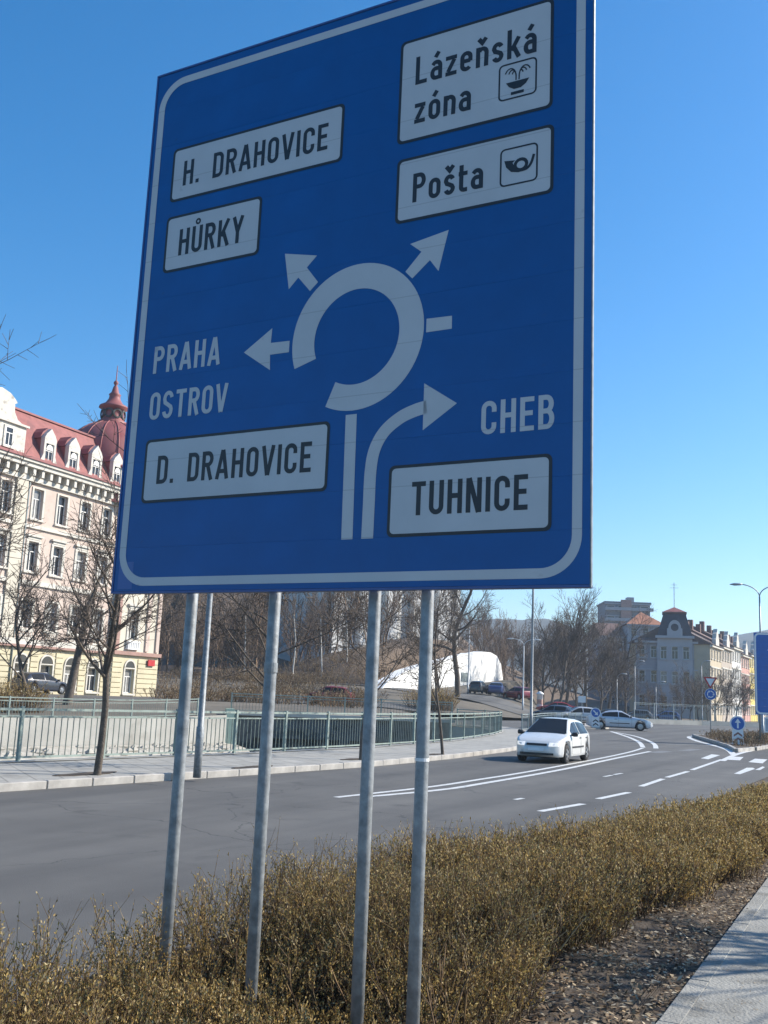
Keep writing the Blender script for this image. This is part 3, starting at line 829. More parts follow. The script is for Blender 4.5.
blocks = [woody_block(420, 3.5, 9.0, 1.0), woody_block(260, 9.0, 20.0, 1.25), hedge_block(7400, 1.2, 7.5, .86, 27, 3), hedge_block(5600, 7.0, 14.0, 1.25, 18, 3), hedge_block(3600, 13.5, 26.0, 1.8, 9, 2)]
for which, nm, m in ((0,'twigs',M['hedge_stem']),(1,'leaves',M['hedge_leaf'])):
    Vs=[];Fs=[];o_=0
    for b in blocks:
        V,F = b[which]; Vs.append(V); Fs.append(F+o_); o_ += len(V)
    V = np.concatenate(Vs)-np.array(hedge.location)
    o = link(nm, mesh_np(nm, V, np.concatenate(Fs), m), hedge); tag(o, kind='stuff')
# fallen leaves and bits of bark on the planting strip
n = 42000
tt = 2.5+rng.random(n)**1.6*20; s_ = 1.2+rng.random(n)*1.5
X = RT.x*tt+RN.x*s_; Y = RT.y*tt+RN.y*s_
Z = np.array([soil_h(a,b) for a,b in zip(X,Y)])+rng.uniform(.004,.03,n)
d = np.c_[rng.normal(0,1,(n,2)), rng.normal(0,.22,n)]
V,F = leaves_np(np.c_[X,Y,Z], d, rng.uniform(.02,.06,n), rng.uniform(.008,.026,n), rng.uniform(-.5,.5,n)+math.pi*0)
o = link('leaf_litter', mesh_np('leaf_litter',V,F,M['litter'])); tag(o,'dry brown leaf litter between the hedge and the footpath','leaves',kind='stuff')
# loose sand and crumbs on the footpath
n = 500
tt = rng.uniform(3,14,n); s_ = 1.05-np.abs(rng.normal(0,.35,n))
X = RT.x*tt+RN.x*s_; Y = RT.y*tt+RN.y*s_
V,F = leaves_np(np.c_[X,Y,np.where(s_>.96,.12,.09)], np.c_[rng.normal(0,1,(n,2)),np.full(n,.05)], rng.uniform(.008,.022,n), rng.uniform(.005,.012,n), rng.uniform(-.3,.3,n))
o = link('path_crumbs', mesh_np('path_crumbs',V,F,M['litter'])); tag(o,'crumbs of dry leaf scattered on the concrete footpath','leaves',kind='stuff')

# ------------------------------------------------------------------ bare trees
def grow(rng, height, r0, trunk_frac=.35, levels=4, kids=(5,4,4,3), spread=.75, lean=(0,0), up=.25, twig_r=.006, wob=.10, seg=4, len0=.55):
    """list of (p0,p1,r0,r1,level)"""
    out = []
    def branch(p, d, L, r, lev):
        nseg = seg if lev <= 1 else (3 if lev == 2 else 2)
        pts = [p]; dd = d.copy(); rr = [r]
        for i in range(nseg):
            dd = dd+rng.normal(0,wob,3)+np.array([0,0,up*.22 if lev else 0]); dd /= np.linalg.norm(dd)
            pts.append(pts[-1]+dd*L/nseg); rr.append(max(twig_r*.6, r*(1-(.55 if lev else .5)*(i+1)/nseg)))
        for i in range(nseg): out.append((pts[i],pts[i+1],rr[i],rr[i+1],lev))
        if lev >= levels: return
        k = kids[min(lev,len(kids)-1)]
        for j in range(k):
            t = (trunk_frac+(1-trunk_frac)*(j+rng.random())/k) if lev == 0 else (.25+.75*(j+rng.random())/k)
            t = min(t,.995); i = min(nseg-1,int(t*nseg)); b = pts[i]+(pts[i+1]-pts[i])*(t*nseg-i)
            ax = (pts[i+1]-pts[i]); ax /= np.linalg.norm(ax)
            side = rng.normal(0,1,3); side -= ax*side.dot(ax); side /= np.linalg.norm(side)
            sp = spread*rng.uniform(.7,1.25)
            nd = ax*math.cos(sp)+side*math.sin(sp); nd[2] += up*.3; nd /= np.linalg.norm(nd)
            rl = (rr[i]+(rr[i+1]-rr[i])*(t*nseg-i))
            cl = (len0 if lev == 0 else .62)*L*rng.uniform(.7,1.15)*(1.15-.45*t if lev == 0 else 1.1-.4*t)
            branch(b, nd, cl, max(twig_r, rl*rng.uniform(.42,.62)), lev+1)
        if lev < levels: branch(pts[-1], dd, L*.5, max(twig_r, rr[-1]), lev+1)
    d0 = np.array([lean[0],lean[1],1.]); d0 /= np.linalg.norm(d0)
    branch(np.array([0,0,-.1]), d0, height*.72, r0, 0)
    return out
def tree_meshes(name, segs, split=1):
    a = [s for s in segs if s[4] <= split]; b = [s for s in segs if s[4] > split]
    def pack(L, n):
        P0,P1,R0,R1,_ = zip(*L); return tubes_np(P0,P1,R0,R1,n)
    return pack(a,7), pack(b,3)
def plant_tree(name, segs, loc, label, group=None, m1=None, m2=None, cat='tree', split=1):
    (V1,F1),(V2,F2) = tree_meshes(name, segs, split)
    r = empty(name, loc, 0, label, cat, group)
    link('trunk', mesh_np('trunk',V1,F1,m1 or M['trunk'],True), r)
    link('crown', mesh_np('crown',V2,F2,m2 or M['twig']), r)
    return r
def soil_pit(x, y, name='tree_pit', w=.55):
    mb = MB(); n = 16; L = []
    for a in np.linspace(0,2*math.pi,n,endpoint=False):
        u = w*(1+.12*math.sin(3*a))*math.cos(a); v = .20*math.sin(a)*(1+.15*math.cos(5*a)); L.append((x+RT.x*u+RN.x*(v+.22), y+RT.y*u+RN.y*(v+.22)))
    mb.slab(L, .09, .132)
    o = mb.build(name, M['soil']); tag(o, kind='structure')
R_ = lambda s: np.random.default_rng(s)
x,y = gnd(97,775,.12).xy
plant_tree('street_tree', grow(R_(3),5.6,.075,.40,4,(16,5,4,3),.95,(-.01,.01),.22,.006,.04,6,.36), (x,y,.12), 'slim bare tree on the far pavement in front of the ornate house'); soil_pit(x,y,w=.8)
x,y = gnd(443,755,.12).xy
plant_tree('street_tree', grow(R_(8),4.4,.05,.42,4,(8,4,4,2),.9,(0,0),.2,.009,.06,5,.42), (x,y,.12), 'small bare tree by the bend of the green railing, left of the white car'); soil_pit(x,y)
x,y = gnd(361,760,.12).xy
plant_tree('street_tree', grow(R_(21),5.2,.06,.38,4,(9,4,4,2),.95,(-.02,0),.2,.009,.06,5,.46), (x,y,.12), 'bare tree mostly hidden behind the third sign pole'); soil_pit(x,y)
x,y = gnd(263,768,.12).xy
plant_tree('street_tree', grow(R_(33),6.0,.07,.36,4,(11,5,4,2),1.0,(.0,0),.15,.009,.06,5,.46), (x,y,.12), 'bare spreading tree mostly hidden behind the second sign pole'); soil_pit(x,y,w=.75)
plant_tree('street_tree', grow(R_(43),6.7,.10,.30,4,(16,6,5,4),1.0,(.03,.0),.15,.007,.07,6,.46), (-8.2,17.8,.12), 'large bare tree at the left edge whose branches reach over the house roof')
# tree beside the footpath out of view on the right: its branches throw the shadows on the concrete
plant_tree('street_tree', grow(R_(52),6.0,.13,.28,3,(9,5,4),.9,(0,0),.15,.017,.14,5,.55), (8.3,8.3,.05), 'bare tree right of the footpath casting branch shadows on the concrete')

# trees beyond the river
far_specs = [
 (at(458,690,112), 17, .32, R_(61), .95, 'tall bare tree with twisted limbs in front of the white wall end'),
 (at(440,690,108), 12, .16, R_(62), .75, 'slender dark bare tree leaning against the white wall'),
]
for p, h, r, rg_, spd, lab in far_specs:
    z = bank_h(p.x,p.y)
    plant_tree('bare_tree', grow(rg_,h,r,.36,4,(8,5,5,4),spd,(0,0),.28,.018,.12,5,.5), (p.x,p.y,z-.1), lab)
p = at(68,690,62); plant_tree('bare_tree', grow(R_(71),8.5,.30,.45,4,(7,5,4,3),.85,(.10,0),.2,.014,.12,5,.5), (p.x,p.y,bank_h(p.x,p.y)-.1), 'thick leaning bare tree on the far bank before the ornate house')
p = at(30,690,58); plant_tree('bare_tree', grow(R_(72),7.5,.14,.3,4,(9,6,5,3),.9,(0,0),.2,.018,.12,5,.55), (p.x,p.y,bank_h(p.x,p.y)-.1), 'bushy bare tree at the left end of the far bank')
protos = []
for k, (h,r,sp,kids) in enumerate([(15,.26,.75,(9,6,5,4)),(13,.22,.6,(9,6,5,4)),(16,.28,.85,(10,6,5,4)),(11,.18,.7,(9,6,5,4))]):
    (V1,F1),(V2,F2) = tree_meshes('p', grow(R_(100+k),h,r,.25,4,kids,sp,(0,0),.35,.024,.12,5,.5))
    protos.append((mesh_np('trunk',V1,F1,M['trunk'],True), mesh_np('crown',V2,F2,M['twig']), h))
def proto_tree(k, loc, rz, sc, label, group):
    r = empty('bare_tree', loc, rz, label, 'tree', group); r.scale = (sc,sc,sc)
    link('trunk', protos[k][0], r); link('crown', protos[k][1], r); return r
# dark trees standing in a row behind the parked cars
for i,(px,Y,sc) in enumerate([(545,140,.9),(556,128,1.0),(566,142,.95),(577,132,.9),(587,145,.98),(598,134,.80),(607,150,.85),(617,145,.72),(626,152,.62),(537,150,.85),(549,160,.8),(527,158,.9)]):
    p = at(px,700,Y); proto_tree(i%4,(p.x,p.y,0),i*1.7,sc,'tall dark bare tree in the row behind the parked cars','bare trees behind the parked cars')
# small trees before the coloured house row
for i,(px,Y,sc) in enumerate([(690,150,.42),(699,142,.44),(708,152,.55),(716,144,.46),(725,150,.52),(734,146,.46),(743,152,.5),(681,155,.36),(668,158,.34),(650,160,.34)]):
    p = at(px,700,Y); proto_tree((i+1)%4,(p.x,p.y,0),i*2.1,sc,'small bare tree before the row of coloured houses','small bare trees before the house row')

# pale birch stems at the foot of the wood
M['birch'] = mat('birch_bark', (.52,.50,.46), .85, .2, 3, stains=((.08,.07,.06), 4, .62))
for i,(px,Y,lab) in enumerate([(292,118,'pale birch stem seen just right of the second sign pole'),(321,121,'pale birch stem midway between the second and third sign poles'),(345,124,'pale birch stem left of the third sign pole'),(243,119,'pale birch stem left of the second sign pole')]):
    p = at(px,700,Y); plant_tree('birch_tree', grow(R_(140+i),11,.10,.45,3,(9,5,4),.6,(0,0),.3,.02,.05,5,.35), (p.x,p.y,bank_h(p.x,p.y)-.1), lab, m1=M['birch'], split=0)

# ------------------------------------------------------------------ hills
def hill_mesh(name, xs, ys, hf, m):
    V=[];F=[]
    for y in ys:
        for x in xs: V.append((x,y,hf(x,y)))
    nx=len(xs)
    for j in range(len(ys)-1):
        for i in range(nx-1): F.append((j*nx+i,j*nx+i+1,(j+1)*nx+i+1,(j+1)*nx+i))
    o = link(name, mesh_np(name,np.array(V),np.array(F),m,True)); tag(o, kind='structure'); return o
WALL0 = at(380,691,114); WALLD = Vector((.42,.907)); WALLN = Vector((WALLD.y,-WALLD.x))
def hill_h(x, y):
    top = lerp_tab([(-400,52),(-60,40),(-10,30),(8,24),(20,18),(32,12),(46,6),(60,2),(90,-1)], x)
    k = ss((y-120)/175)
    dw = (x-WALL0.x)*WALLN.x+(y-WALL0.y)*WALLN.y; uw = (x-WALL0.x)*WALLD.x+(y-WALL0.y)*WALLD.y
    k *= 1-ss((dw+4)/5)*ss((52-uw)/10)
    rear = ss((-dw-1.0)/3.0)*ss((-1-dw)/1.5)*lerp_tab([(0,0),(6,3.5),(12,5.5),(30,7.0),(42,4.5),(55,0)],uw)*(1-ss((-dw-8)/22))
    b = 2.4*(1-ss((x-13)/16))*ss((y-112)/6)
    return -.6+b+rear+top*k*(1 - .45*ss((y-270)/150)) + (math.sin(x*.11+y*.05)*1.2+math.sin(x*.31-y*.17)*.5)*k*ss((70-x)/30)
M['hill'] = mat('hillside', (.085,.060,.042), .95, .3, .08, .5, 1.2, col2=(.165,.115,.075))
hill_mesh('wooded_hill', np.concatenate([np.arange(-420,-40,12.0),np.arange(-40,60,2.0),np.arange(60,101,8.0)]), np.concatenate([np.arange(112,190,2.0),np.arange(190,480,8.0)]), hill_h, M['hill'])
M['far_hill'] = mat('far_hill', (.05,.055,.05), .95, .25, .02, col2=(.08,.08,.065))
def far_h(x, y):
    top = lerp_tab([(-900,60),(60,84),(140,80),(215,70),(275,60),(330,62),(420,88),(700,110),(1400,80)], x)
    return -2+(top+3.5*math.sin(x*.05)+1.2*math.sin(x*.12+1)+.5*math.sin(x*.41))*ss((y-720)/240)
hill_mesh('far_hill', np.arange(-1200,1401,5.0), np.arange(720,1500,40.0), far_h, M['far_hill'])
# the wood on the hillside, too dense to count
wp = []
for k in range(4):
    sg_ = grow(R_(200+k), 9, .12, .2, 3, (8,5,4), .6, (0,0), .4, .026, .12, 4, .45)
    P0,P1,R0,R1,_ = zip(*sg_); wp.append(tubes_np(P0,P1,R0,R1,3))
Vs=[];Fs=[];off=0; wr = R_(7)
spots = []
for _ in range(560):
    u = wr.random()
    y = 128+170*u**1.2; x = wr.uniform(-70,50)*(y/170)
    if hill_h(x,y) < 1.5 or (y > 150 and y < 205 and -14 < x < 20 and y > 158+(x+9)*.84-3 and y < 158+(x+9)*.84+20) or ((x-WALL0.x)*WALLN.x+(y-WALL0.y)*WALLN.y) > -3.5: continue
    spots.append((x,y))
for _ in range(120):
    x = wr.uniform(-42,14); y = wr.uniform(116,170)
    if ((x-WALL0.x)*WALLN.x+(y-WALL0.y)*WALLN.y) < -3 and not (y > 155 and -14 < x < 20): spots.append((x,y))
spots = [q for q in spots if not (q[1] < 158 and -.048 < q[0]/q[1] < .085 and wr.random() < .7)]
for x,y in spots:
    V,F = wp[wr.integers(4)]; a = wr.uniform(0,6.28); sc = wr.uniform(.75,1.25)
    c,s = math.cos(a)*sc, math.sin(a)*sc
    W = np.c_[V[:,0]*c-V[:,1]*s+x, V[:,0]*s+V[:,1]*c+y, V[:,2]*sc+hill_h(x,y)-.2]
    Vs.append(W);Fs.append(F+off);off+=len(V)
o = link('woodland', mesh_np('woodland',np.concatenate(Vs),np.concatenate(Fs),M['wood_twig'])); tag(o,'leafless brown wood covering the hillside','woodland',kind='stuff')
# undergrowth at the hill foot and on the far bank
def scrub(name, label, spots, m_s, m_l, h, n_each, rad, coarse, leaf=6, cat='shrub', group=None):
    rr = R_(len(spots)*7+int(h*100)); roots=[];hs=[];ln=[]
    for (x,y,z,s) in spots:
        for k in range(n_each):
            a = rr.uniform(0,6.28); q = rad*s*math.sqrt(rr.random()); roots.append((x+q*math.cos(a),y+q*math.sin(a),z)); hs.append(h*s*rr.uniform(.6,1.1)*(1.1-.5*q/(rad*s))); ln.append((.5*q/rad*math.cos(a),.5*q/rad*math.sin(a)))
    (SV,SF),(LV,LF) = shrub_mass(rr,roots,hs,np.array(ln),coarse=coarse,leaf_n=leaf,side=2)
    r = empty(name, spots[0][:3], 0, label, cat, group); L0 = np.array(spots[0][:3])
    tag(link('twigs', mesh_np('twigs',SV-L0,SF,m_s), r), kind='stuff'); tag(link('leaves', mesh_np('leaves',LV-L0,LF,m_l), r), kind='stuff')
    return r
sp = []
for k in range(75):
    px = 165+k*2.8; Y = 72+wr.uniform(0,46); p = at(px,700,Y); sp.append((p.x,p.y,bank_h(p.x,p.y),wr.uniform(.7,1.4)))
for k in range(45):
    px = 235+k*3.3; p = at(px,690,wr.uniform(113,128)); sp.append((p.x,p.y,max(bank_h(p.x,p.y),hill_h(p.x,p.y))-.1,wr.uniform(.8,1.5)))
sp = [q for q in sp if ((q[0]-WALL0.x)*WALLN.x+(q[1]-WALL0.y)*WALLN.y) < -2 or q[1] < 100]
u = scrub('undergrowth','brown undergrowth along the foot of the wooded hill',sp,M['hedge_stem'],M['litter'],1.3,40,1.7,5.0); u['kind']='stuff'
p = at(425,700,96)
scrub('shrub','dense brown bush beyond the railing right of the fourth pole',[(p.x,p.y,bank_h(p.x,p.y),1.0),(p.x+1.4,p.y+.5,bank_h(p.x,p.y),.9)],M['hedge_stem'],M['hedge_leaf'],2.6,180,1.5,5.0)
p = at(16,690,55)
scrub('shrub','dark brown bush at the left end of the far bank',[(p.x,p.y,bank_h(p.x,p.y),1.0),(p.x-1.8,p.y-.8,bank_h(p.x,p.y),1.0)],M['hedge_stem'],M['hedge_leaf'],2.0,180,1.5,4.0)

# traffic island with low brown shrubs
isl = [tuple(gnd(x,y).xy) for x,y in ((735,752.5),(727,748),(712,743),(699,739),(692,736.5))] + [(24,70),(30,74),(40,78),(44,76),(40,70),(30,62.5),(21.8,56),(17.9,48.6)]
isl = isl[::-1]
isl_in = []
cxi = sum(p[0] for p in isl)/len(isl); cyi = sum(p[1] for p in isl)/len(isl)
o = sheet('traffic_island', isl, lambda x,y: .13, M['soil']); tag(o, kind='structure')
kerb_run('island_kerb', isl+[isl[0]], 'kerb', 1.0, .16, .16)
sp = []; ir = R_(90)
while len(sp) < 150:
    x = ir.uniform(15,44); y = ir.uniform(43,78)
    q = (cxi+(x-cxi)*1.12, cyi+(y-cyi)*1.12)
    if inside(q, isl): sp.append((x,y,.12,ir.uniform(.8,1.15)))
scrub('island_shrubs','low reddish brown shrubs filling the traffic island',sp,M['hedge_stem'],M['litter'],.55,22,.8,3.2,8)
# small splitter island on the far side with its bollard
sp2 = [tuple(gnd(x,y).xy) for x,y in ((584,729),(600,729.5),(609,729),(606,725.5),(585,724.5))]
mb = MB(); mb.slab(sp2,0,.14); o = mb.build('splitter_island', M['kerb'], fix=True); tag(o, kind='structure')

# ------------------------------------------------------------------ railings
BAL = {}
def railing(name, label, line, zf, h=1.05, post=2.3, gap=.14, m=None, pw=.07, maxbal=300, group=None, start_big=0, smooth=True):
    m = m or M['rail']
    P = catmull(line, 10) if smooth else [Vector(p) for p in dense(line,10)]
    cum = [0]
    for a,b in zip(P,P[1:]): cum.append(cum[-1]+(b-a).length)
    def pos(d):
        d = max(0,min(cum[-1]-1e-6,d))
        lo = int(np.searchsorted(cum,d,side='right')-1); lo = min(lo,len(P)-2)
        q = P[lo].lerp(P[lo+1],(d-cum[lo])/(cum[lo+1]-cum[lo])); return Vector((q.x,q.y,zf(q.x,q.y))), (P[lo+1]-P[lo])
    r = empty(name,(*P[0],zf(*P[0])),0,label,'railing',group); O = Vector(r.location)
    N = int(round(cum[-1]/post)); st = cum[-1]/N
    key = (h,pw,m.name)
    if key not in BAL:
        BAL[key] = (MB().box(-pw/2,pw/2,-pw/2,pw/2,-.05,h+.04).mesh('post',m), MB().box(-.008,.008,-.008,.008,.10,h-.17).mesh('baluster',M['rail_dark'] if m is M['rail'] else m))
    pm_, bm_ = BAL[key]
    for i in range(N+1):
        q,d = pos(i*st); o = link('post',pm_,r); o.location = q-O; o.rotation_euler = (random.uniform(-.012,.012),random.uniform(-.012,.012),math.atan2(d.y,d.x))
    for zz,w,hh,nm in ((h-.02,.06,.05,'top_rail'),(h-.17,.035,.035,'upper_rail'),(.09,.04,.04,'bottom_rail')):
        mb = MB()
        K = max(N*3,6); pts = [pos(cum[-1]*k/K)[0]+Vector((0,0,zz))-O for k in range(K+1)]
        for a,b in zip(pts,pts[1:]): mb.bar(a,b,w,hh)
        mb.build(nm,m,r)
    nb = int(cum[-1]/gap); rest = MB(); cnt = 0
    for k in range(nb):
        d0 = (k+.5)*gap
        q,d = pos(d0)
        if abs((d0/st)-round(d0/st))*st < .07: continue
        if start_big <= d0 and cnt < maxbal:
            o = link('baluster',bm_,r); o.location = q-O; o.rotation_euler = (0,0,math.atan2(d.y,d.x)); cnt += 1
        else:
            a = q-O; rest.box(a.x-.008,a.x+.008,a.y-.008,a.y+.008,a.z+.10,a.z+h-.17)
    if rest.v: tag(rest.build('baluster_row',M['rail_dark'] if m is M['rail'] else m,r), kind='stuff')
    return r
near_line = [(-14.5,10.0)]+[(p[0]+.16,p[1]-.08) for p in near_bank[1:9]]+[(6.5,61.3),(5.0,63.0)]
railing('river_railing','long green painted railing along the far pavement, bending at its far end',near_line,lambda x,y:.12,1.08,2.3,.165,start_big=6)
railing('river_railing','green railing on the far bank in front of the ornate house',[(-30.2,31.3),(-17.7,47.8),(-12.7,54.3),(-10.0,58.2)],lambda x,y:bank_h(x,y),.95,2.4,.16,maxbal=200,smooth=False)
railing('river_railing','green railing above the dark culvert mouth',[(-8.4,60.35),(-2,61.95),(4.7,63.6)],lambda x,y:.54,1.05,2.4,.19,maxbal=60,smooth=False)
railing('bridge_railing','dark grey curved railing between the pavement end and the far road',[(9.0,63.5),(10.8,69.5),(12.3,76.0),(14.6,84.0),(18.5,93)],lambda x,y:.05,1.0,2.4,.22,M['rail_grey'],maxbal=0)
pr = railing('parapet_railing','grey green parapet railing behind the silver car',[(29,116),(38,121),(52,126),(66,132)],lambda x,y:.45,1.85,3.2,.32,M['rail_grey'],.10,maxbal=0)
mb = MB()
for a,b in zip(dense([(29,116),(38,121),(52,126),(66,132)],4),dense([(29,116),(38,121),(52,126),(66,132)],4)[1:]): mb.bar((a[0]-29,a[1]-116,-.2),(b[0]-29,b[1]-116,-.2),.45,.5)
mb.build('plinth',M['concrete'],pr)

# ------------------------------------------------------------------ lamp posts
def lamp_head(mb, p, d, L=.6):
    d = Vector(d).normalized(); s = d.cross(Vector((0,0,1))).normalized()
    a = Vector(p); n = 6
    mb.tube([a-d*.05,a+d*.1,a+d*L*.6,a+d*L],[.03,.07,.085,.02],8)
def lamp(name,label,loc,h,arms,r=.07,arm_len=1.1,group=None,m=None):
    m = m or M['lamp_grey']
    e = empty(name,loc,0,label,'street lamp',group)
    MB().tube([(0,0,-.05),(0,0,.9),(0,0,.92),(0,0,h*.6),(0,0,h-.6)],[r*1.25,r*1.25,r,r*.85,r*.6],12).build('pole',m,e,True)
    for (dx,dy) in arms:
        d = Vector((dx,dy,0)).normalized(); mb = MB()
        pts = [Vector((0,0,h-.62))]+[Vector((0,0,h-.62))+d*(arm_len*(1-math.cos(a)))+Vector((0,0,.75*math.sin(a))) for a in np.linspace(.15,1.45,8)]
        mb.tube(pts,r*.45,8); arm = mb.build('arm',m,e,True)
        hb = MB(); lamp_head(hb,pts[-1],(d.x,d.y,-.05),.75); hd = hb.build('lamp_head',m,arm,True)
    return e
x,y = gnd(197,775,.12).xy
e = lamp('street_lamp','slim grey lamp post on the far pavement beside the first sign pole',(x,y,.12),8.2,[(.9,-.45)],.062,1.3,m=M['galv'])
MB().box(-.03,.05,-.03,.03,3.02,3.1).build('clamp',M['black_plastic'],e)
p = gnd(531,729,.12); lamp('street_lamp','tall thin lamp post standing behind the white car',(p.x,p.y,.12),12.5,[(-.9,.3)],.09,1.3,m=M['galv'])
p = at(762,700,63); lamp('street_lamp','tall lamp post with two arms behind the blue sign at the right edge',(p.x,p.y,.1),9.35,[(-1,0),(1,.15)],.075,1.25)
p = at(523,700,112); lamp('street_lamp','pale lamp post with two drooping arms beside the big bare tree',(p.x,p.y,bank_h(p.x,p.y)),7.6,[(-1,.1),(1,0)],.085,1.3,m=mat('lamp_pale',(.5,.52,.53),.5,.1,3))
p = at(468,690,119); lamp('street_lamp','single arm lamp post in front of the white wall',(p.x,p.y,bank_h(p.x,p.y)),8.6,[(-1,.3)],.08,1.2)
for px,Y,h,lab in ((617,138,6.0,'short lamp post before the dark trees'),(635,142,8.0,'grey lamp post at the left corner of the mansion'),(656,139,5.2,'short pale lamp post in front of the mansion facade'),(702,142,8.4,'grey lamp post at the right corner of the mansion')):
    p = at(px,700,Y); lamp('street_lamp',lab,(p.x,p.y,0),h,[(1,0)],.07,.7)

# ------------------------------------------------------------------ traffic signs
def disc(mb, c, r, y, n=28):
    fillpoly(mb,[(c[0]+r*math.cos(2*math.pi*k/n),c[1]+r*math.sin(2*math.pi*k/n)) for k in range(n)],y)
p = gnd(711,737.5)
e = empty('traffic_sign',(p.x,p.y,.1),math.radians(-6),'give way triangle above a blue roundabout disc on a grey post','traffic sign')
MB().tube([(0,0,-.05),(0,0,3.9)],.035,10).build('post',M['galv'],e)
def rtri(s, cz):
    r = s/math.sqrt(3); return [(r*math.cos(a),cz+r*math.sin(a)) for a in (math.radians(-90),math.radians(30),math.radians(150))]
tr = MB().prism(rtri(.92,3.58),-.06,-.04).build('give_way_sign',M['sign_red'],e)
mb = MB(); fillpoly(mb,rtri(.60,3.58),-.063); mb.build('face',M['disc_white'],tr)
n=28; mb = MB().prism([(.38*math.cos(2*math.pi*k/n),2.72+.38*math.sin(2*math.pi*k/n)) for k in range(n)],-.06,-.04); ds = mb.build('roundabout_sign',M['disc_white'],e)
mb = MB(); disc(mb,(0,2.72),.355,-.063); ds2 = mb.build('face',M['disc_blue'],ds)
mb = MB()
for k in range(3):
    a0 = 90+k*120; stroke_mesh(mb,arc(0,2.72,.2,.2,a0,a0-75,8),.06,-.066-.0002*k)
    ae = math.radians(a0-80); c = (.2*math.cos(ae),2.72+.2*math.sin(ae)); tdir = (math.sin(ae),-math.cos(ae)); nd = (math.cos(ae),math.sin(ae))
    fillpoly(mb,[(c[0]+nd[0]*.08,c[1]+nd[1]*.08),(c[0]-nd[0]*.08,c[1]-nd[1]*.08),(c[0]+tdir[0]*.13,c[1]+tdir[1]*.13)],-.067-.0002*k)
mb.build('arrows',M['disc_white'],ds)

def bollard(loc, rz, label, h=1.35, r=.34, ang=225, chev=True):
    e = empty('keep_side_bollard',loc,rz,label,'traffic bollard')
    w = r*.78
    ot = [(-w,0),(w,0),(w*.86,h-r*1.55)]+[(r*math.cos(a),h-r+r*math.sin(a)) for a in np.linspace(-.75,math.pi+.75,24)]+[(-w*.86,h-r*1.55)]
    MB().prism(ot,-.05,.05).build('housing',M['disc_white'],e)
    mb = MB(); disc(mb,(0,h-r),r*.84,-.054); f = mb.build('disc_face',M['disc_blue'],e)
    mb = MB(); a = math.radians(ang); d = (math.cos(a),math.sin(a)); n_ = (-d[1],d[0]); c = (0,h-r)
    def q(u,v): return (c[0]+d[0]*u*r+n_[0]*v*r, c[1]+d[1]*u*r+n_[1]*v*r)
    fillpoly(mb,[q(-.62,-.11),q(.1,-.11),q(.1,-.38),q(.68,0),q(.1,.38),q(.1,.11),q(-.62,.11)],-.058); mb.build('arrow',M['disc_white'],f)
    mb = MB()
    for k in range(2):
        z = .10+k*.26; fillpoly(mb,[(-w*.7,z),(0,z+.14),(w*.7,z),(w*.7,z+.10),(0,z+.24),(-w*.7,z+.10)],-.054-.0002*k)
    mb.build('chevrons',M['sign_black'] if not chev else mat('chevron_red',(.25,.12,.10),.5,.1,3),e)
    MB().box(-w*1.15,w*1.15,-.18,.18,-.03,.0-.001).build('base',M['black_plastic'],e)
    return e
p = gnd(738,744.5,.15); bollard((p.x,p.y,.16),math.radians(-10),'white bollard with blue arrow disc at the tip of the shrub island',1.38,.37,90)
p = gnd(595.5,727.6,.15); bollard((p.x,p.y,.16),math.radians(-4),'white bollard with blue diagonal arrow disc before the silver car',1.45,.38,315,False)

# second large blue sign cut by the right edge of the view
e = empty('direction_sign',(21.75,55.5,.1),math.radians(-6),'tall blue direction sign cut off by the right edge of the photo','road sign')
for i in range(10):
    o = MB().box(-1.3,1.7,0,.05,1.55+i*.44,1.55+i*.44+.437).build('panel',M['disc_blue'],e)
mb = MB(); q = rrect(-1.24,1.64,1.62,5.88,.22,8); stroke_mesh(mb,q+[q[0]],.09,-.004); mb.build('border_line',M['disc_white'],e)
mb = MB(); fillpoly(mb,[(-.62,5.0),(.1,5.0),(.1,5.5)],-.004); mb.build('arrow',M['disc_white'],e)
mb = MB(); stroke_mesh(mb,[(.06,3.0),(.06,5.1)],.14,-.005); mb.build('arrow_bar',M['disc_white'],e)
for u in (-1.05,1.2): MB().tube([(u,.12,-.1),(u,.12,5.8)],.055,12).build('pole',M['galv'],e,True)
MB().box(-.85,.7,0,.03,.62,1.42).build('plate',M['disc_white'],e)
mb = MB(); fillpoly(mb,[(-.78,.68),(.63,.68),(.63,1.36),(-.78,1.36)],-.003); mb.build('plate_face',mat('plate_grey',(.35,.38,.42),.5,.1,3),e)
# small signs far away
p = at(582,697,104); e = empty('information_board',(p.x,p.y,.1),0,'small white notice board on a post above the parked cars','sign')
MB().box(-.38,.38,0,.06,1.9,2.55).build('board',M['disc_white'],e); MB().tube([(0,.1,-.1),(0,.1,2.5)],.05,8).build('post',M['galv'],e)
p = at(540,692,118); e = empty('advertising_pillar',(p.x,p.y,bank_h(p.x,p.y)),0,'white advertising pillar beside the red car','pillar'); e.scale = (.72,.72,.72)
MB().lathe([(0,0),(.45,0),(.5,.2),(.5,2.4),(.62,2.45),(.62,2.6),(.2,2.9),(0,2.95)],16).build('drum',M['disc_white'],e,True)
mb = MB().lathe([(.505,.9),(.505,1.7)],16); mb.build('poster_band',mat('poster',(.35,.08,.07),.6,.3,2,col2=(.55,.45,.35)),e)

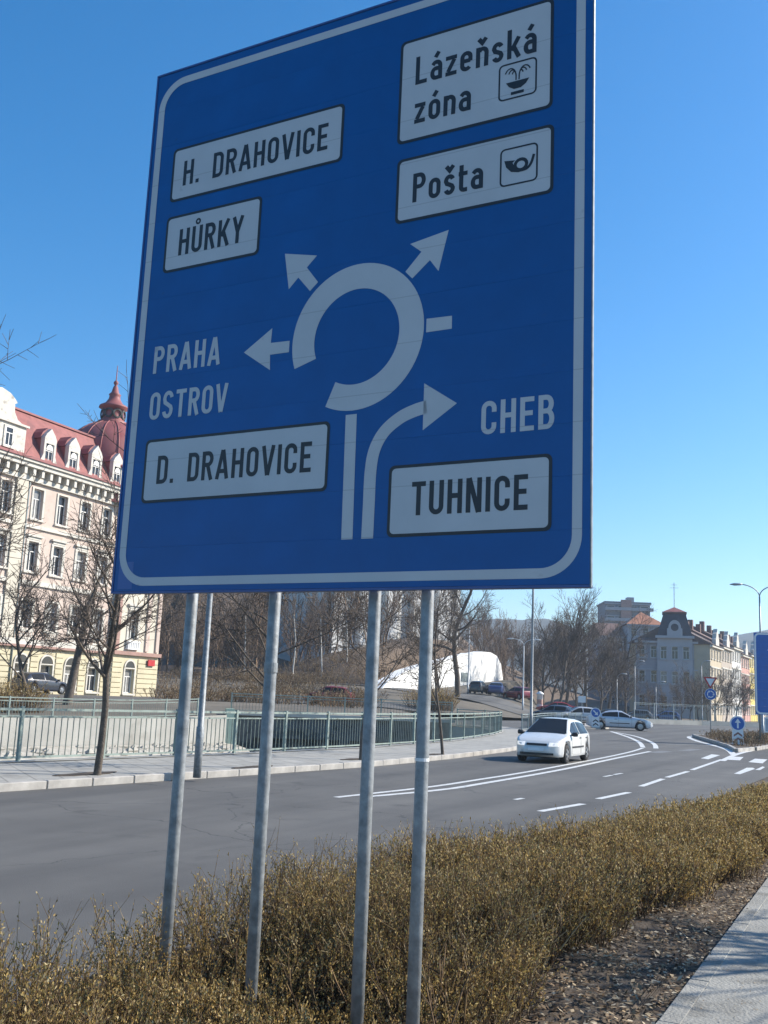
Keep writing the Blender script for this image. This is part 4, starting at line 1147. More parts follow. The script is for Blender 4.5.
# ------------------------------------------------------------------ cars
def spec_hatch():
    return dict(L=2.08, top=[(-2.08,.55),(-2.05,.78),(-1.98,.98),(-1.62,1.32),(-1.4,1.40),(-.9,1.445),(-.3,1.46),(.05,1.43),(.98,.94),(1.12,.905),(1.6,.80),(1.85,.71),(2.0,.61),(2.08,.46)],
      w=[(-2.08,.58),(-1.95,.76),(-1.5,.835),(0,.85),(1.2,.84),(1.6,.80),(1.85,.70),(1.98,.58),(2.08,.40)], belt=[(-2.1,.93),(0,.90),(1.0,.86),(2.1,.80)],
      wheels=(1.24,-1.37), wr=.305, ws=(.95,.07), rw=(-1.62,-1.96), sw=[(-1.52,-.42),(-.34,.62)], bot=.20)
def spec_saloon():
    return dict(L=2.46, top=[(-2.46,.60),(-2.42,.90),(-2.3,.985),(-1.75,1.03),(-1.05,1.36),(-.7,1.42),(-.2,1.45),(.2,1.42),(1.05,1.0),(1.25,.965),(1.9,.86),(2.25,.74),(2.4,.62),(2.46,.48)],
      w=[(-2.46,.66),(-2.3,.82),(-1.6,.90),(0,.92),(1.4,.91),(2.0,.86),(2.3,.74),(2.46,.52)], belt=[(-2.5,.98),(0,.95),(1.1,.93),(2.5,.86)],
      wheels=(1.52,-1.42), wr=.335, ws=(1.02,.22), rw=(-1.08,-1.70), sw=[(-1.30,-.12),(-.05,.72)], bot=.21)
def car(name,label,sp,paint,loc,rz,group=None,lights=None):
    e = empty(name,loc,rz,label,'car',group)
    L=sp['L']; wr=sp['wr']; ar=wr+.055
    xs = sorted(set([round(v,3) for v in np.linspace(-L,L,90)]))
    def sect(x):
        zt=lerp_tab(sp['top'],x); w=lerp_tab(sp['w'],x); bl=min(lerp_tab(sp['belt'],x),zt-.02)
        zb=sp['bot']
        for wx in sp['wheels']:
            if abs(x-wx)<ar: zb=max(zb,wr+math.sqrt(ar*ar-(x-wx)**2))
        zb=min(zb,bl-.05)
        if abs(x)>L-.25: zb=max(zb,sp['bot']+.10*(abs(x)-L+.25)/.25)
        k=max(0,(zt-bl)/.5); wt=w*.975-.26*min(1,k)
        return zb,zt,w,bl,wt,k
    mb=MB(); rings=[]
    for x in xs:
        zb,zt,w,bl,wt,k=sect(x)
        c=min(.06,(zt-bl)*.5)
        half=[(w-.10,zb),(w-.02,zb+.02),(w,zb+.12 if zb+.12<bl-.06 else zb+.03),(w*1.005,max(zb+.04,bl-.14)),(w*.975,bl),(wt+.01,zt-c),(wt-.07,zt-c*.25),(wt*.5,zt+.006),(0,zt+.012)]
        ring=[(x,y,z) for y,z in half]+[(x,-y,z) for y,z in half[-2::-1]]
        rings.append(len(mb.v)); mb.v+=ring
    n=len(ring)
    for a,b in zip(rings,rings[1:]):
        for i in range(n-1): mb.f.append((a+i,a+i+1,b+i+1,b+i))
        mb.f.append((a+n-1,a,b,b+n-1))
    mb.f.append(tuple(rings[0]+i for i in range(n))); mb.f.append(tuple(rings[-1]+i for i in reversed(range(n))))
    body=mb.build('body',paint,e,True,fix=True)
    def sidept(x,f,s,off=.006):
        zb,zt,w,bl,wt,k=sect(x); c=min(.06,(zt-bl)*.5)
        return (x,s*(w*.975+(wt+.01-w*.975)*f+off),bl+(zt-c-bl)*f)
    for s in (1,-1):
        for (x0,x1) in sp['sw']:
            g=MB(); X=np.linspace(x0,x1,14)
            def fr(x):
                zb,zt,w,bl,wt,k=sect(x); return .90 if (zt-bl)>.2 else .75
            for a,b in zip(X,X[1:]):
                q=[sidept(a,.08,s),sidept(b,.08,s),sidept(b,fr(b),s),sidept(a,fr(a),s)]; g.quad(*(q if s<0 else q[::-1]))
            g.build('side_window',M['car_glass'],e)
    for nm,(x0,x1) in (('windscreen',sp['ws']),('rear_window',sp['rw'])):
        g=MB(); X=np.linspace(x0,x1,10); Lr=[]
        for x in X:
            zb,zt,w,bl,wt,k=sect(x); hw=wt-.075
            Lr.append([(x,-hw,zt+.006),(x,-hw*.5,zt+.016),(x,0,zt+.021),(x,hw*.5,zt+.016),(x,hw,zt+.006)])
        for A,B in zip(Lr,Lr[1:]):
            for i in range(4):
                q=[A[i],B[i],B[i+1],A[i+1]]; g.quad(*q)
        g.build(nm,M['car_glass'],e,True)
    for wx in sp['wheels']:
        for s in (1,-1):
            y0=lerp_tab(sp['w'],wx)-.02
            t_=MB(); prof=[(wr*.62,-.10),(wr*.94,-.10),(wr,-.07),(wr,.07),(wr*.94,.10),(wr*.62,.10)]
            t_.lathe(prof,24); t_.xf(Matrix.Translation((wx,s*(y0-.10),wr))@Matrix.Rotation(math.radians(90),4,'X'))
            wl=t_.build('tyre',M['tyre'],e,True)
            rm=MB(); rm.lathe([(0,.015),(.05,.02),(wr*.25,.0),(wr*.60,-.012),(wr*.63,.012)],20)
            for k in range(5):
                a=k*1.2566; rm.bar((.04*math.cos(a),.04*math.sin(a),.022),(wr*.6*math.cos(a),wr*.6*math.sin(a),.008),.06,.03)
            rm.xf(Matrix.Translation((wx,s*(y0-.022),wr))@Matrix.Rotation(math.radians(-90*s),4,'X'))
            rm.build('rim',M['rim'],wl,False)
    MB().box(-L+.35,L-.35,-.62,.62,.17,.42).build('underbody',M['black_plastic'],e)
    def on_front(x,y0,y1,z0,z1,off,nm,m,parent=e):
        mb=MB(); Y_=np.linspace(y0,y1,8)
        def fx(y,z):
            # front surface: largest x whose section still holds (y,z)
            for xx in np.linspace(L,L-.8,120):
                zb,zt,w,bl,wt,k=sect(xx)
                if abs(y)<=w-.01 and z<=zt: return xx
            return L-.8
        for a,b in zip(Y_,Y_[1:]):
            mb.quad((fx(a,z0)+off,a,z0),(fx(b,z0)+off,b,z0),(fx(b,z1)+off,b,z1),(fx(a,z1)+off,a,z1))
        return mb.build(nm,m,parent,True)
    zl=lerp_tab(sp['top'],L-.14)
    for s in (1,-1):
        a,b=sorted((s*.40,s*.72)); on_front(L,a,b,sp.get('hl',.56),sp.get('hl',.56)+.12,.03,'headlight',lights or M['lamp_glass'])
        MB().box(-.02,.02,-.04,.04,-.06,.06).xf(Matrix.Translation((-L+.06,s*.58,.82))).build('tail_light',M['tail_red'],e)
        mz=lerp_tab(sp['belt'],.7)+.05; mx=sp['ws'][0]-.22; my=lerp_tab(sp['w'],mx)
        MB().tube([(mx,s*(my-.04),mz),(mx+.02,s*(my+.04),mz+.02),(mx+.01,s*(my+.17),mz+.03),(mx,s*(my+.19),mz+.03)],[.03,.075,.075,.03],8).build('wing_mirror',M['black_plastic'],e,True)
        mb=MB(); y_=lerp_tab(sp['w'],0)
        for a,b in zip(np.linspace(-.75,.72,8),np.linspace(-.75,.72,8)[1:]): mb.bar((a,s*(lerp_tab(sp['w'],a)+.006),.52),(b,s*(lerp_tab(sp['w'],b)+.006),.52),.02,.055)
        mb.build('side_moulding',M['black_plastic'],e)
        for hx in (-.30,-1.15): MB().box(hx-.09,hx+.09,s*(y_+.002)-.012,s*(y_+.002)+.012,.80,.83).build('door_handle',M['black_plastic'],e)
        MB().tube([(sp['wheels'][0]+.32,s*(lerp_tab(sp['w'],1.6)-.0),.56),(sp['wheels'][0]+.36,s*lerp_tab(sp['w'],1.65),.56)],.02,6).build('indicator',M['sign_black'],e)
    for s in (1,-1):
        for gx in (sp['sw'][0][1]+.04, sp['sw'][1][1]+.16, sp['sw'][0][0]+.22):
            mb=MB(); zb,zt,w,bl,wt,k=sect(gx); Zs=[max(zb+.06,.30),.5,.7,bl-.02]
            for z0_,z1_ in zip(Zs,Zs[1:]):
                if z1_>z0_: mb.bar((gx,s*(w+.001),z0_),(gx,s*(w+.001),z1_),.010,.012)
            if mb.v: mb.build('shut_line',M['black_plastic'],e)
    on_front(L,-.34,.34,.57,.64,.028,'grille',M['black_plastic'])
    on_front(L,-.56,.56,.27,.34,.022,'lower_grille',M['black_plastic'])
    on_front(L,-.26,.26,.40,.51,.035,'number_plate',M['disc_white'])
    return e
M['car_white']=mat('car_white',(.66,.66,.64),.3,.05,3,coat=.6,stains=((.50,.50,.48),4,.66))
M['headlamp_on']=glass_mat('headlamp_on',(.7,.7,.7),.1); _b=M['headlamp_on'].node_tree.nodes['Principled BSDF']; _b.inputs['Emission Color'].default_value=(1,.97,.9,1); _b.inputs['Emission Strength'].default_value=.35
M['car_silver']=mat('car_silver',(.52,.55,.60),.3,.04,3,metal=.25,coat=.5)
def heading(dx,dy): return math.atan2(dy,dx)
a=gnd(541,764); fl=Vector((4.84,31.0))
hd=Vector((-.430,-.903)); c=fl-hd*1.85
wc=car('white_hatchback','white hatchback driving towards the camera on the left lane',spec_hatch(),M['car_white'],(c.x,c.y,.004),heading(hd.x,hd.y),lights=M['headlamp_on']); wc.scale=(.92,.92,.90)
p=at(619,730,79); car('silver_saloon','silver saloon car crossing the roundabout behind the bollard',spec_saloon(),M['car_silver'],(p.x,p.y,.004),heading(.985,-.17))
cars=[(553,99,(.12,.13,.15),150,'h','dark grey hatchback parked behind the roof of the white car'),(478,121,(.05,.055,.06),72,'h','black hatchback parked below the white wall'),
 (496,121,(.04,.06,.16),80,'s','dark blue saloon parked under the twisted bare tree'),(517,120,(.22,.02,.025),120,'h','dark red hatchback parked beside the pale two-armed lamp'),
 (556,118,(.30,.03,.03),175,'s','red saloon parked in the row left of the notice board'),(607,109,(.03,.035,.04),172,'s','black saloon seen over the roof of the silver car'),
 (636,139,(.10,.11,.12),178,'h','grey hatchback parked at the left corner of the mansion'),(664,141,(.06,.10,.22),182,'h','blue hatchback parked in front of the mansion'),
 (328,84,(.25,.03,.03),165,'h','red hatchback half hidden by the railing above the culvert'),(509,150,(.55,.56,.57),80,'s','pale car driving up the road behind the white wall'),
 (577,97,(.42,.44,.47),185,'h','pale silver hatchback left of the splitter island bollard'),(38,72,(.03,.035,.05),62,'h','dark hatchback parked in front of the ornate house')]
for i,(px,Y,colr,deg,kd,lab) in enumerate(cars):
    p=at(px,712,Y); z=bank_h(p.x,p.y)+.06 if p.x<24 else .01
    car('parked_car',lab,spec_hatch() if kd=='h' else spec_saloon(),mat('car_paint',colr,.3,.05,3,coat=.5),(p.x,p.y,z),math.radians(deg))

# ------------------------------------------------------------------ buildings
def wall_open(W0,W1,z0,z1,ops,depth,y=0.0):
    """wall face at local y with rectangular openings and their reveals"""
    xs=sorted(set([W0,W1]+[v for o in ops for v in (o[0],o[1])])); zs=sorted(set([z0,z1]+[v for o in ops for v in (o[2],o[3])]))
    mb=MB()
    for a,b in zip(xs,xs[1:]):
        for c,d in zip(zs,zs[1:]):
            mx=(a+b)/2; mz=(c+d)/2
            if any(o[0]<mx<o[1] and o[2]<mz<o[3] for o in ops): continue
            mb.quad((a,y,c),(b,y,c),(b,y,d),(a,y,d))
    for (a,b,c,d) in ops:
        mb.quad((a,y,c),(a,y,d),(a,y+depth,d),(a,y+depth,c)); mb.quad((b,y,d),(b,y,c),(b,y+depth,c),(b,y+depth,d))
        mb.quad((a,y,c),(a,y+depth,c),(b,y+depth,c),(b,y,c)); mb.quad((a,y,d),(b,y,d),(b,y+depth,d),(a,y+depth,d))
    return mb
def window(parent,a,b,c,d,y,depth,fm,arch=False,bars=True,surround=None,sm=None,head=False):
    w=empty('window',((a+b)/2,y,c)); w.parent=parent; hw=(b-a)/2; h=d-c
    MB().box(-hw,hw,depth-.01,depth+.01,0,h).build('pane',M['glass'] if random.random()<.62 else M['glass_curtain'],w)
    f=MB(); t=.07
    f.box(-hw,-hw+t,depth-.06,depth-.012,0,h); f.box(hw-t,hw,depth-.06,depth-.012,0,h); f.box(-hw+t,hw-t,depth-.06,depth-.012,0,t); f.box(-hw+t,hw-t,depth-.06,depth-.012,h-t,h)
    if bars:
        f.box(-.035,.035,depth-.055,depth-.014,t,h*.66); f.box(-hw+t,hw-t,depth-.058,depth-.013,h*.66,h*.66+.07)
    f.build('frame',fm,w)
    if surround:
        s=MB(); q=surround
        s.box(-hw-q,-hw-.003,-.07,.0-.002,-.05,h+q*.6); s.box(hw+.003,hw+q,-.07,-.002,-.05,h+q*.6); s.box(-hw,hw,-.07,-.002,h+.003,h+q*.6)
        s.box(-hw-q*1.3,hw+q*1.3,-.16,-.003,-.17,-.053)
        if head:
            s.box(-hw-q*1.4,hw+q*1.4,-.22,-.003,h+q*.6+.20,h+q*.6+.34); s.box(-hw-q*.6,hw+q*.6,-.10,-.002,h+q*.6+.003,h+q*.6+.197)
        if arch:
            A_=np.linspace(0,math.pi,13)
            for x0,x1 in zip(A_,A_[1:]): s.quad(((hw+q)*math.cos(x0),-.08,h+q*.6+hw*.9*math.sin(x0)+q*math.sin(x0)),((hw+q)*math.cos(x1),-.08,h+q*.6+hw*.9*math.sin(x1)+q*math.sin(x1)),(hw*math.cos(x1),-.08,h+q*.6+hw*.9*math.sin(x1)),(hw*math.cos(x0),-.08,h+q*.6+hw*.9*math.sin(x0)))
            MB().prism([(hw*math.cos(x),h+q*.6+.01+hw*.9*math.sin(x)) for x in A_],-.05,-.003).build('fanlight',M['glass'],w)
        s.build('surround',sm,w)
    return w
M['st_pink']=mat('stucco_pink',(.52,.42,.36),.9,.10,.8,.2,20,stains=((.42,.29,.23),1.2,.6))
M['st_cream']=mat('stucco_cream',(.55,.50,.41),.9,.10,.8,.2,20)
M['st_trim']=mat('stucco_trim',(.56,.53,.47),.9,.12,1.5,.3,15,stains=((.34,.31,.27),2.0,.58))
M['st_yellow']=mat('stucco_yellow',(.54,.48,.33),.9,.10,1,.2,20)
M['red_roof']=mat('red_tile',(.27,.095,.085),.75,.18,2.0,.5,18,stains=((.20,.075,.07),1.2,.55))
M['red_metal']=mat('red_sheet_metal',(.26,.085,.08),.6,.12,1.0,.1,8,stains=((.22,.05,.05),.8,.6))
M['red_trim']=mat('red_trim',(.33,.20,.165),.8,.15,2)

# --- ornate corner house with dome, left
ANG=math.atan2(.909,.416)
HP=at(0,680,72)
H=empty('ornate_house',(HP.x,HP.y,0),ANG,'ornate pink and cream corner house with red mansard roof and dome','building')
cols=[1.8,4.4,7.0,9.6]
left_cols=[-1.35,-3.6,-6.2,-8.8]
BASE=.8; BX0,BX1=-12,11.2
ops=[];wins=[]
for u in cols+left_cols:
    for (c,d,st) in ((5.55,7.55,'t'),(9.65,11.8,'h'),(13.5,15.7,'s')):
        ops.append((u-.5,u+.5,c,d)); wins.append((u-.5,u+.5,c,d,st))
wall_open(BX0,BX1,4.35,17.0,ops,.28).build('wall',M['st_pink'],H)
for a,b,c,d,st in wins: window(H,a,b,c,d,0,.26,M['frame_white'],False,True,.24 if st!='s' else .17,M['st_trim'],st=='h')
gops=[(u-.62,u+.62,1.2,3.0) for u in cols+left_cols]
wall_open(BX0,BX1,BASE-.3,4.35,gops,.3).build('ground_floor_wall',M['st_yellow'],H)
for a,b,c,d in gops: window(H,a,b,c,d,0,.28,M['frame_white'],True,True,.14,M['st_trim'])
for u0,u1 in zip([BX0]+[u+.9 for u in sorted(left_cols+cols)],[u-.9 for u in sorted(left_cols+cols)]+[BX1]):
    z=BASE
    while z<3.9: MB().box(u0,u1,-.07,-.002,z,z+.33).build('stone_course',M['st_yellow'],H); z+=.40
MB().box(BX0,BX1+.1,-.30,.0-.004,4.17,4.34).build('string_course',M['red_trim'],H)
MB().box(BX0,BX1+.1,-.22,-.004,4.345,4.75).build('string_course',M['st_trim'],H)
MB().box(BX0,BX1,-.16,-.003,8.62,8.95).build('string_course',M['st_trim'],H)
MB().box(BX0,BX1,-.16,-.003,12.75,13.0).build('string_course',M['st_trim'],H)
# cream lesenes between the window bays on the left part
MB().box(-.55,.55,-.18,-.004,4.76,17.0).build('pilaster',M['st_cream'],H)
# parapet balusters below the first floor windows
for u in cols:
    mb=MB(); mb.box(u-.65,u+.65,-.26,-.223,4.76,4.86); mb.box(u-.65,u+.65,-.26,-.223,5.28,5.36)
    for k in range(6): mb.box(u-.58+k*.21,u-.48+k*.21,-.255,-.225,4.86,5.28)
    mb.build('balustrade',M['st_trim'],H)
# cornice with brackets
cm=MB(); cm.box(BX0,BX1,-.25,-.004,16.1,16.45); cm.box(BX0,BX1,-.75,0,17.003,17.30); cm.box(BX0,BX1,-.9,0,17.303,17.5); cm.build('cornice',M['st_trim'],H)
MB().box(BX0,BX1,-1.0,.2,17.503,17.68).build('gutter',M['red_metal'],H)
br=MB().box(-.13,.13,-.62,-.006,16.46,17.0).mesh('bracket',M['st_trim'])
u=BX0+.4
while u<BX1: o=link('bracket',br,H); o.location=(u,0,0); u+=.87
# mansard roof
mr=MB(); mr.quad((BX0,-.7,17.68),(BX1+1,-.7,17.68),(BX1+1,1.5,21.5),(BX0,1.5,21.5)); mr.quad((BX0,1.5,21.5),(BX1+1,1.5,21.5),(BX1+1,6.5,22.5),(BX0,6.5,22.5)); mr.quad((BX0,6.5,22.5),(BX1+1,6.5,22.5),(BX1+1,14,17),(BX0,14,17)); mr.build('roof',M['red_roof'],H)
MB().box(BX0,BX1+1,1.35,1.6,21.48,21.62).build('roof_edge',M['red_metal'],H)
# dormers
for u in cols:
    d=empty('dormer',(u,-.55,17.75)); d.parent=H
    ol=[(-.85,0),(-.42,0),(-.42,1.35),(.42,1.35),(.42,0),(.85,0),(.62,.5),(.62,1.75),(.45,2.05),(.2,2.3),(0,2.52),(-.2,2.3),(-.45,2.05),(-.62,1.75),(-.62,.5)]
    MB().prism(ol[::1],-.12,.25).build('front',M['st_trim'],d)
    MB().box(-.42,.42,.02,.05,0,1.35).build('pane',M['glass'],d)
    fr=MB(); fr.box(-.42,-.34,-.04,.015,0,1.35); fr.box(.34,.42,-.04,.015,0,1.35); fr.box(-.34,.34,-.04,.015,.78,.86); fr.box(-.03,.03,-.035,.014,0,.78); fr.prism([(.34*math.cos(x),.86+.49*math.sin(x)*.9) for x in np.linspace(0.05,math.pi-.05,8)],-.10,-.06); fr.build('frame',M['frame_white'],d)
    rf=MB(); rf.prism([(-.72,1.72),(.72,1.72),(.5,2.2),(0,2.62),(-.5,2.2)],.26,3.0); rf.build('dormer_roof',M['red_metal'],d)
    MB().box(-.6,.6,.26,2.6,0,1.7).build('cheek',M['red_metal'],d)
# baroque gable at the left
g=empty('gable',(-2.5,-.5,17.68)); g.parent=H; g.scale=(.92,1,.88)
ol=[(-3.2,0),(2.0,0),(2.0,2.2),(1.55,2.45),(1.0,2.7),(.62,3.25),(.55,3.9),(.8,4.05),(.55,4.3),(0,4.65),(-.9,4.85),(-2.0,4.6),(-2.6,4.05),(-3.2,3.8)]
MB().prism(ol,-.1,.5).build('gable_wall',M['st_trim'],g)
for a in (-1.9,.25):
    w_=window(g,a-.4,a+.4,.35,1.9,-.1,.0,M['frame_white'],False,True,.16,M['st_trim'])
MB().box(-3.3,2.15,-.28,-.104,2.25,2.42).build('gable_moulding',M['st_trim'],g)
# corner bay carrying the dome
by0=-.45
bops=[(12.95,14.05,5.5,7.85),(12.95,14.05,9.65,11.8),(12.95,14.05,13.5,15.7)]
wall_open(11.2,17.2,4.35,18.2,bops,.28,by0).build('bay_wall',M['st_cream'],H)
for a,b,c,d in bops: window(H,a,b,c,d,by0,.26,M['frame_white'],False,True,.26,M['st_trim'],True)
g_=[(12.9,14.1,1.15,3.1)]
wall_open(11.2,17.2,BASE-.3,4.35,g_,.3,by0).build('bay_ground_wall',M['st_yellow'],H)
window(H,*g_[0],by0,.28,M['frame_white'],True,True,.16,M['st_trim'])
MB().box(11.12,17.28,by0-.28,by0-.004,4.2,4.5).build('string_course',M['red_trim'],H)
MB().box(11.0,17.4,by0-.8,by0-.004,18.203,18.6).build('bay_cornice',M['st_trim'],H)
sd_=MB(); sd_.quad((11.2,by0,BASE-.3),(11.2,by0,18.2),(11.2,2,18.2),(11.2,2,BASE-.3)); sd_.quad((17.2,by0,18.2),(17.2,by0,BASE-.3),(17.2,14,BASE-.3),(17.2,14,18.2)); sd_.quad((11.2,by0,18.2),(17.2,by0,18.2),(17.2,14,18.2),(11.2,14,18.2)); sd_.build('side_wall',M['st_cream'],H)
for u in (11.35,15.2,16.6): MB().box(u,u+.42,by0-.14,by0-.004,4.61,18.2).build('pilaster',M['st_pink'] if u>12 else M['red_trim'],H)
for zz in np.arange(BASE,3.9,.40):
    MB().box(11.25,12.5,by0-.07,by0-.002,zz,zz+.33).build('stone_course',M['st_yellow'],H); MB().box(14.5,17.15,by0-.07,by0-.002,zz,zz+.33).build('stone_course',M['st_yellow'],H)
mb=MB(); mb.box(12.7,14.3,by0-.3,by0-.01,4.66,4.76); mb.box(12.7,14.3,by0-.3,by0-.01,5.22,5.32)
for k in range(7): mb.box(12.76+k*.22,12.88+k*.22,by0-.28,by0-.03,4.76,5.22)
mb.build('balustrade',M['disc_white'],H)
MB().box(15.6,16.5,by0-.25,by0-.15,3.45,3.95).build('shop_sign',M['sign_red'],H)
DC=(12.15,2.5)
MB().lathe([(3.75,17.4),(3.75,20.2),(3.95,20.3),(3.95,20.5),(3.7,20.55)],24,(DC[0],DC[1],0)).build('drum',M['red_metal'],H,True).location.z = -1.1
dp=[(3.72,20.5),(3.74,21.2),(3.66,21.9),(3.48,22.6),(3.18,23.2),(2.75,23.75),(2.2,24.2),(1.65,24.5),(1.15,24.72)]
do=MB().lathe(dp+[(.9,24.85)],32,(DC[0],DC[1],0)).build('dome',M['red_metal'],H,True); do.location.z = -1.1
for k in range(16):
    a=2*math.pi*k/16+.1; MB().tube([(DC[0]+(r+.02)*math.cos(a),DC[1]+(r+.02)*math.sin(a),z) for r,z in dp],.05,5).build('seam_rib',M['red_metal'],do,True)
ln=MB().lathe([(1.2,24.6),(1.25,24.85),(.95,24.95),(.9,26.0),(1.25,26.1),(1.2,26.25),(.75,26.5),(.5,26.9),(.45,27.2),(.52,27.3),(.32,27.5),(.2,28.0),(.1,28.15),(.2,28.3),(.2,28.45),(.05,28.6),(.03,29.9),(0,29.95)],20,(DC[0],DC[1],0)).build('lantern',M['red_metal'],do,True)
for k in range(8):
    a=2*math.pi*k/8+.3; q=MB().lathe([(.42,-.04),(.42,.04),(.28,.05),(.28,-.04)],14); q.xf(Matrix.Translation((DC[0]+.95*math.cos(a),DC[1]+.95*math.sin(a),25.5))@Matrix.Rotation(a,4,'Z')@Matrix.Rotation(math.pi/2,4,'Y')); q.build('round_window',M['darkstone'],do)
bk=MB(); bk.box(BX0,17.1,13.9,14.0,0,17); bk.quad((BX0,0,0),(BX0,14,0),(BX0,14,17),(BX0,0,17)); bk.build('back_wall',M['st_cream'],H)

for u in (.72,11.05): MB().tube([(u,-.12,BASE),(u,-.12,16.9)],.06,8).build('downpipe',M['rail_grey'],H,True)
# --- white retaining wall below the wood
out=[(380,691),(386,683),(405,672),(420,667),(445,660.5),(470,654),(482,651.5),(491,652.5),(497,656),(501,664),(503,679)]
w0=WALL0; wd=WALLD; wnv=WALLN
def on_wall(px,py):
    r=ray(px,py); t=((w0.xy-Vector((0,0))).dot(wnv))/(r.xy.dot(wnv)); p=Vector((0,0,CAMH))+r*t
    return ((p.xy-w0.xy).dot(wd),p.z)
pts=[on_wall(x,y) for x,y in out]
ww=empty('retaining_wall',(w0.x,w0.y,0),math.atan2(wd.y,wd.x),'bright white retaining wall with curved top below the wood','wall')
ol=[(pts[0][0],0.5)]+[(pts[-1][0],.5)]+pts[::-1]
MB().prism(ol,0,1.2).build('wall_body',M['white_wall'],ww)
cp=MB()
for a,b in zip(pts[:6],pts[1:6]): cp.bar((a[0],.55,a[1]+.06),(b[0],.55,b[1]+.06),1.4,.12)
cp.build('coping',M['white_wall'],ww)
rs=MB(); base=[(380,691.5),(410,690.5),(440,688),(470,684.5),(503,680)]
Q=[]
for a_,b_ in base:
    u_,z_=on_wall(a_,b_); row=[]
    for d_,f_ in ((.02,1),(2.6,.97),(4.6,.5),(6.4,0)):
        q_=w0.xy+wd*u_+wnv*d_; zb_=bank_h(q_.x,q_.y)-.05; row.append((q_.x,q_.y,zb_+(z_-zb_)*f_))
    Q.append(row)
for A_,B_ in zip(Q,Q[1:]):
    for i in range(3): rs.quad(A_[i],A_[i+1],B_[i+1],B_[i])
tag(rs.build('ramp_bank',M['bank']),kind='structure')
n0=on_wall(461,681); n1=on_wall(468,673)
MB().box(n0[0],n1[0],-.12,-.004,n0[1],n1[1]).build('notice',M['rail_grey'],ww)

# --- generic facade house
def house(name,label,P0,ang,W,D,H_,rows,ncol,wallm,trim,roofm,roof='gable',rise=3.5,winw=1.0,winh=1.8,basez=0,surround=.15,first=1.6,cat='building',side_cols=0):
    e=empty(name,(P0[0],P0[1],basez),ang,label,cat)
    st=(H_-.6)/rows; ops=[]; sp_=W/ncol
    for r in range(rows):
        for k in range(ncol):
            u=(k+.5)*sp_; z=r*st+first*st/3.4; ops.append((u-winw/2,u+winw/2,z,min(z+winh,(r+1)*st-.1)))
    wall_open(0,W,0,H_,ops,.25).build('wall',wallm,e)
    for a,b,c,d in ops: window(e,a,b,c,d,0,.22,M['frame_white'],False,True,surround,trim)
    s=MB(); 
    s.quad((W,0,0),(W,D,0),(W,D,H_),(W,0,H_)); s.quad((0,D,0),(0,0,0),(0,0,H_),(0,D,H_)); s.quad((W,D,0),(0,D,0),(0,D,H_),(W,D,H_)); s.build('side_wall',wallm,e)
    MB().box(-.2,W+.2,-.45,-.004,H_-.35,H_-.003).build('cornice',trim,e)
    for r in range(1,rows): MB().box(0,W,-.12,-.003,r*st-.12,r*st+.1).build('string_course',trim,e)
    rf=MB()
    if roof=='gable':
        rf.quad((-.3,-.6,H_),(W+.3,-.6,H_),(W+.3,D/2,H_+rise),(-.3,D/2,H_+rise)); rf.quad((W+.3,D+.4,H_),(-.3,D+.4,H_),(-.3,D/2,H_+rise),(W+.3,D/2,H_+rise))
        rf.quad((-.3,-.6,H_),(-.3,D/2,H_+rise),(-.3,D+.4,H_)); rf.quad((W+.3,-.6,H_),(W+.3,D+.4,H_),(W+.3,D/2,H_+rise))
    elif roof=='hip':
        q=min(D/2,W/2)
        A=[(-.4,-.5,H_),(W+.4,-.5,H_),(W+.4,D+.4,H_),(-.4,D+.4,H_)]; r1=(q,D/2,H_+rise); r2=(max(q+.01,W-q),D/2,H_+rise)
        rf.quad(A[0],A[1],r2,r1); rf.quad(A[1],A[2],r2); rf.quad(A[2],A[3],r1,r2); rf.quad(A[3],A[0],r1)
    else:
        rf.box(-.3,W+.3,-.3,D+.3,H_,H_+.5)
    rf.build('roof',roofm,e)
    return e
M['mn']=mat('mansion_stone',(.33,.32,.335),.9,.12,.4,.2,10); M['mn_trim']=mat('mansion_trim',(.41,.40,.41),.9,.1,.4)
M['slate']=mat('slate',(.055,.055,.065),.7,.2,1); M['orange_roof']=mat('orange_tile',(.36,.15,.08),.8,.15,1); M['brown_roof2']=mat('brown_tile_dark',(.11,.075,.065),.8,.2,1); M['brown_roof']=mat('brown_tile',(.15,.09,.075),.8,.15,1)
mp=at(636,700,168); me=at(709,700,165)
Wm=(Vector(me.xy)-Vector(mp.xy)).length; am=math.atan2(me.y-mp.y,me.x-mp.x)
MN=house('mansion','grey stone mansion with dark mansard tower facing the roundabout',(mp.x,mp.y),am,Wm,16,12.6,3,6,M['mn'],M['mn_trim'],M['brown_roof'],'hip',2.6,.95,1.9)
# projecting centre with mansard tower
c0,c1=3.4,8.9
co=[]
for r in range(3):
    for k in range(3):
        u=c0+1.0+k*1.75; z=r*4+1.7; co.append((u-.5,u+.5,z,z+2.0))
wall_open(c0,c1,0,13.4,co,.25,-.6).build('centre_wall',M['mn_trim'],MN)
for a,b,c,d in co: window(MN,a,b,c,d,-.6,.22,M['frame_white'],False,True,.14,M['mn_trim'])
q=MB(); q.quad((c0,-.6,0),(c0,-.6,13.4),(c0,0,13.4),(c0,0,0)); q.quad((c1,-.6,13.4),(c1,-.6,0),(c1,0,0),(c1,0,13.4)); q.build('centre_side',M['mn_trim'],MN)
MB().box(c0-.3,c1+.3,-1.1,-.604,13.05,13.45).build('centre_cornice',M['mn_trim'],MN)
tw=MB(); A=[(c0,-.7,13.46),(c1,-.7,13.46),(c1,5,13.46),(c0,5,13.46)]; B=[(c0+1.0,.6,17.2),(c1-1.0,.6,17.2),(c1-1.0,4,17.2),(c0+1.0,4,17.2)]
for i in range(4): tw.quad(A[i],A[(i+1)%4],B[(i+1)%4],B[i])
tw.quad(*B); tw.build('mansard_tower',M['slate'],MN)
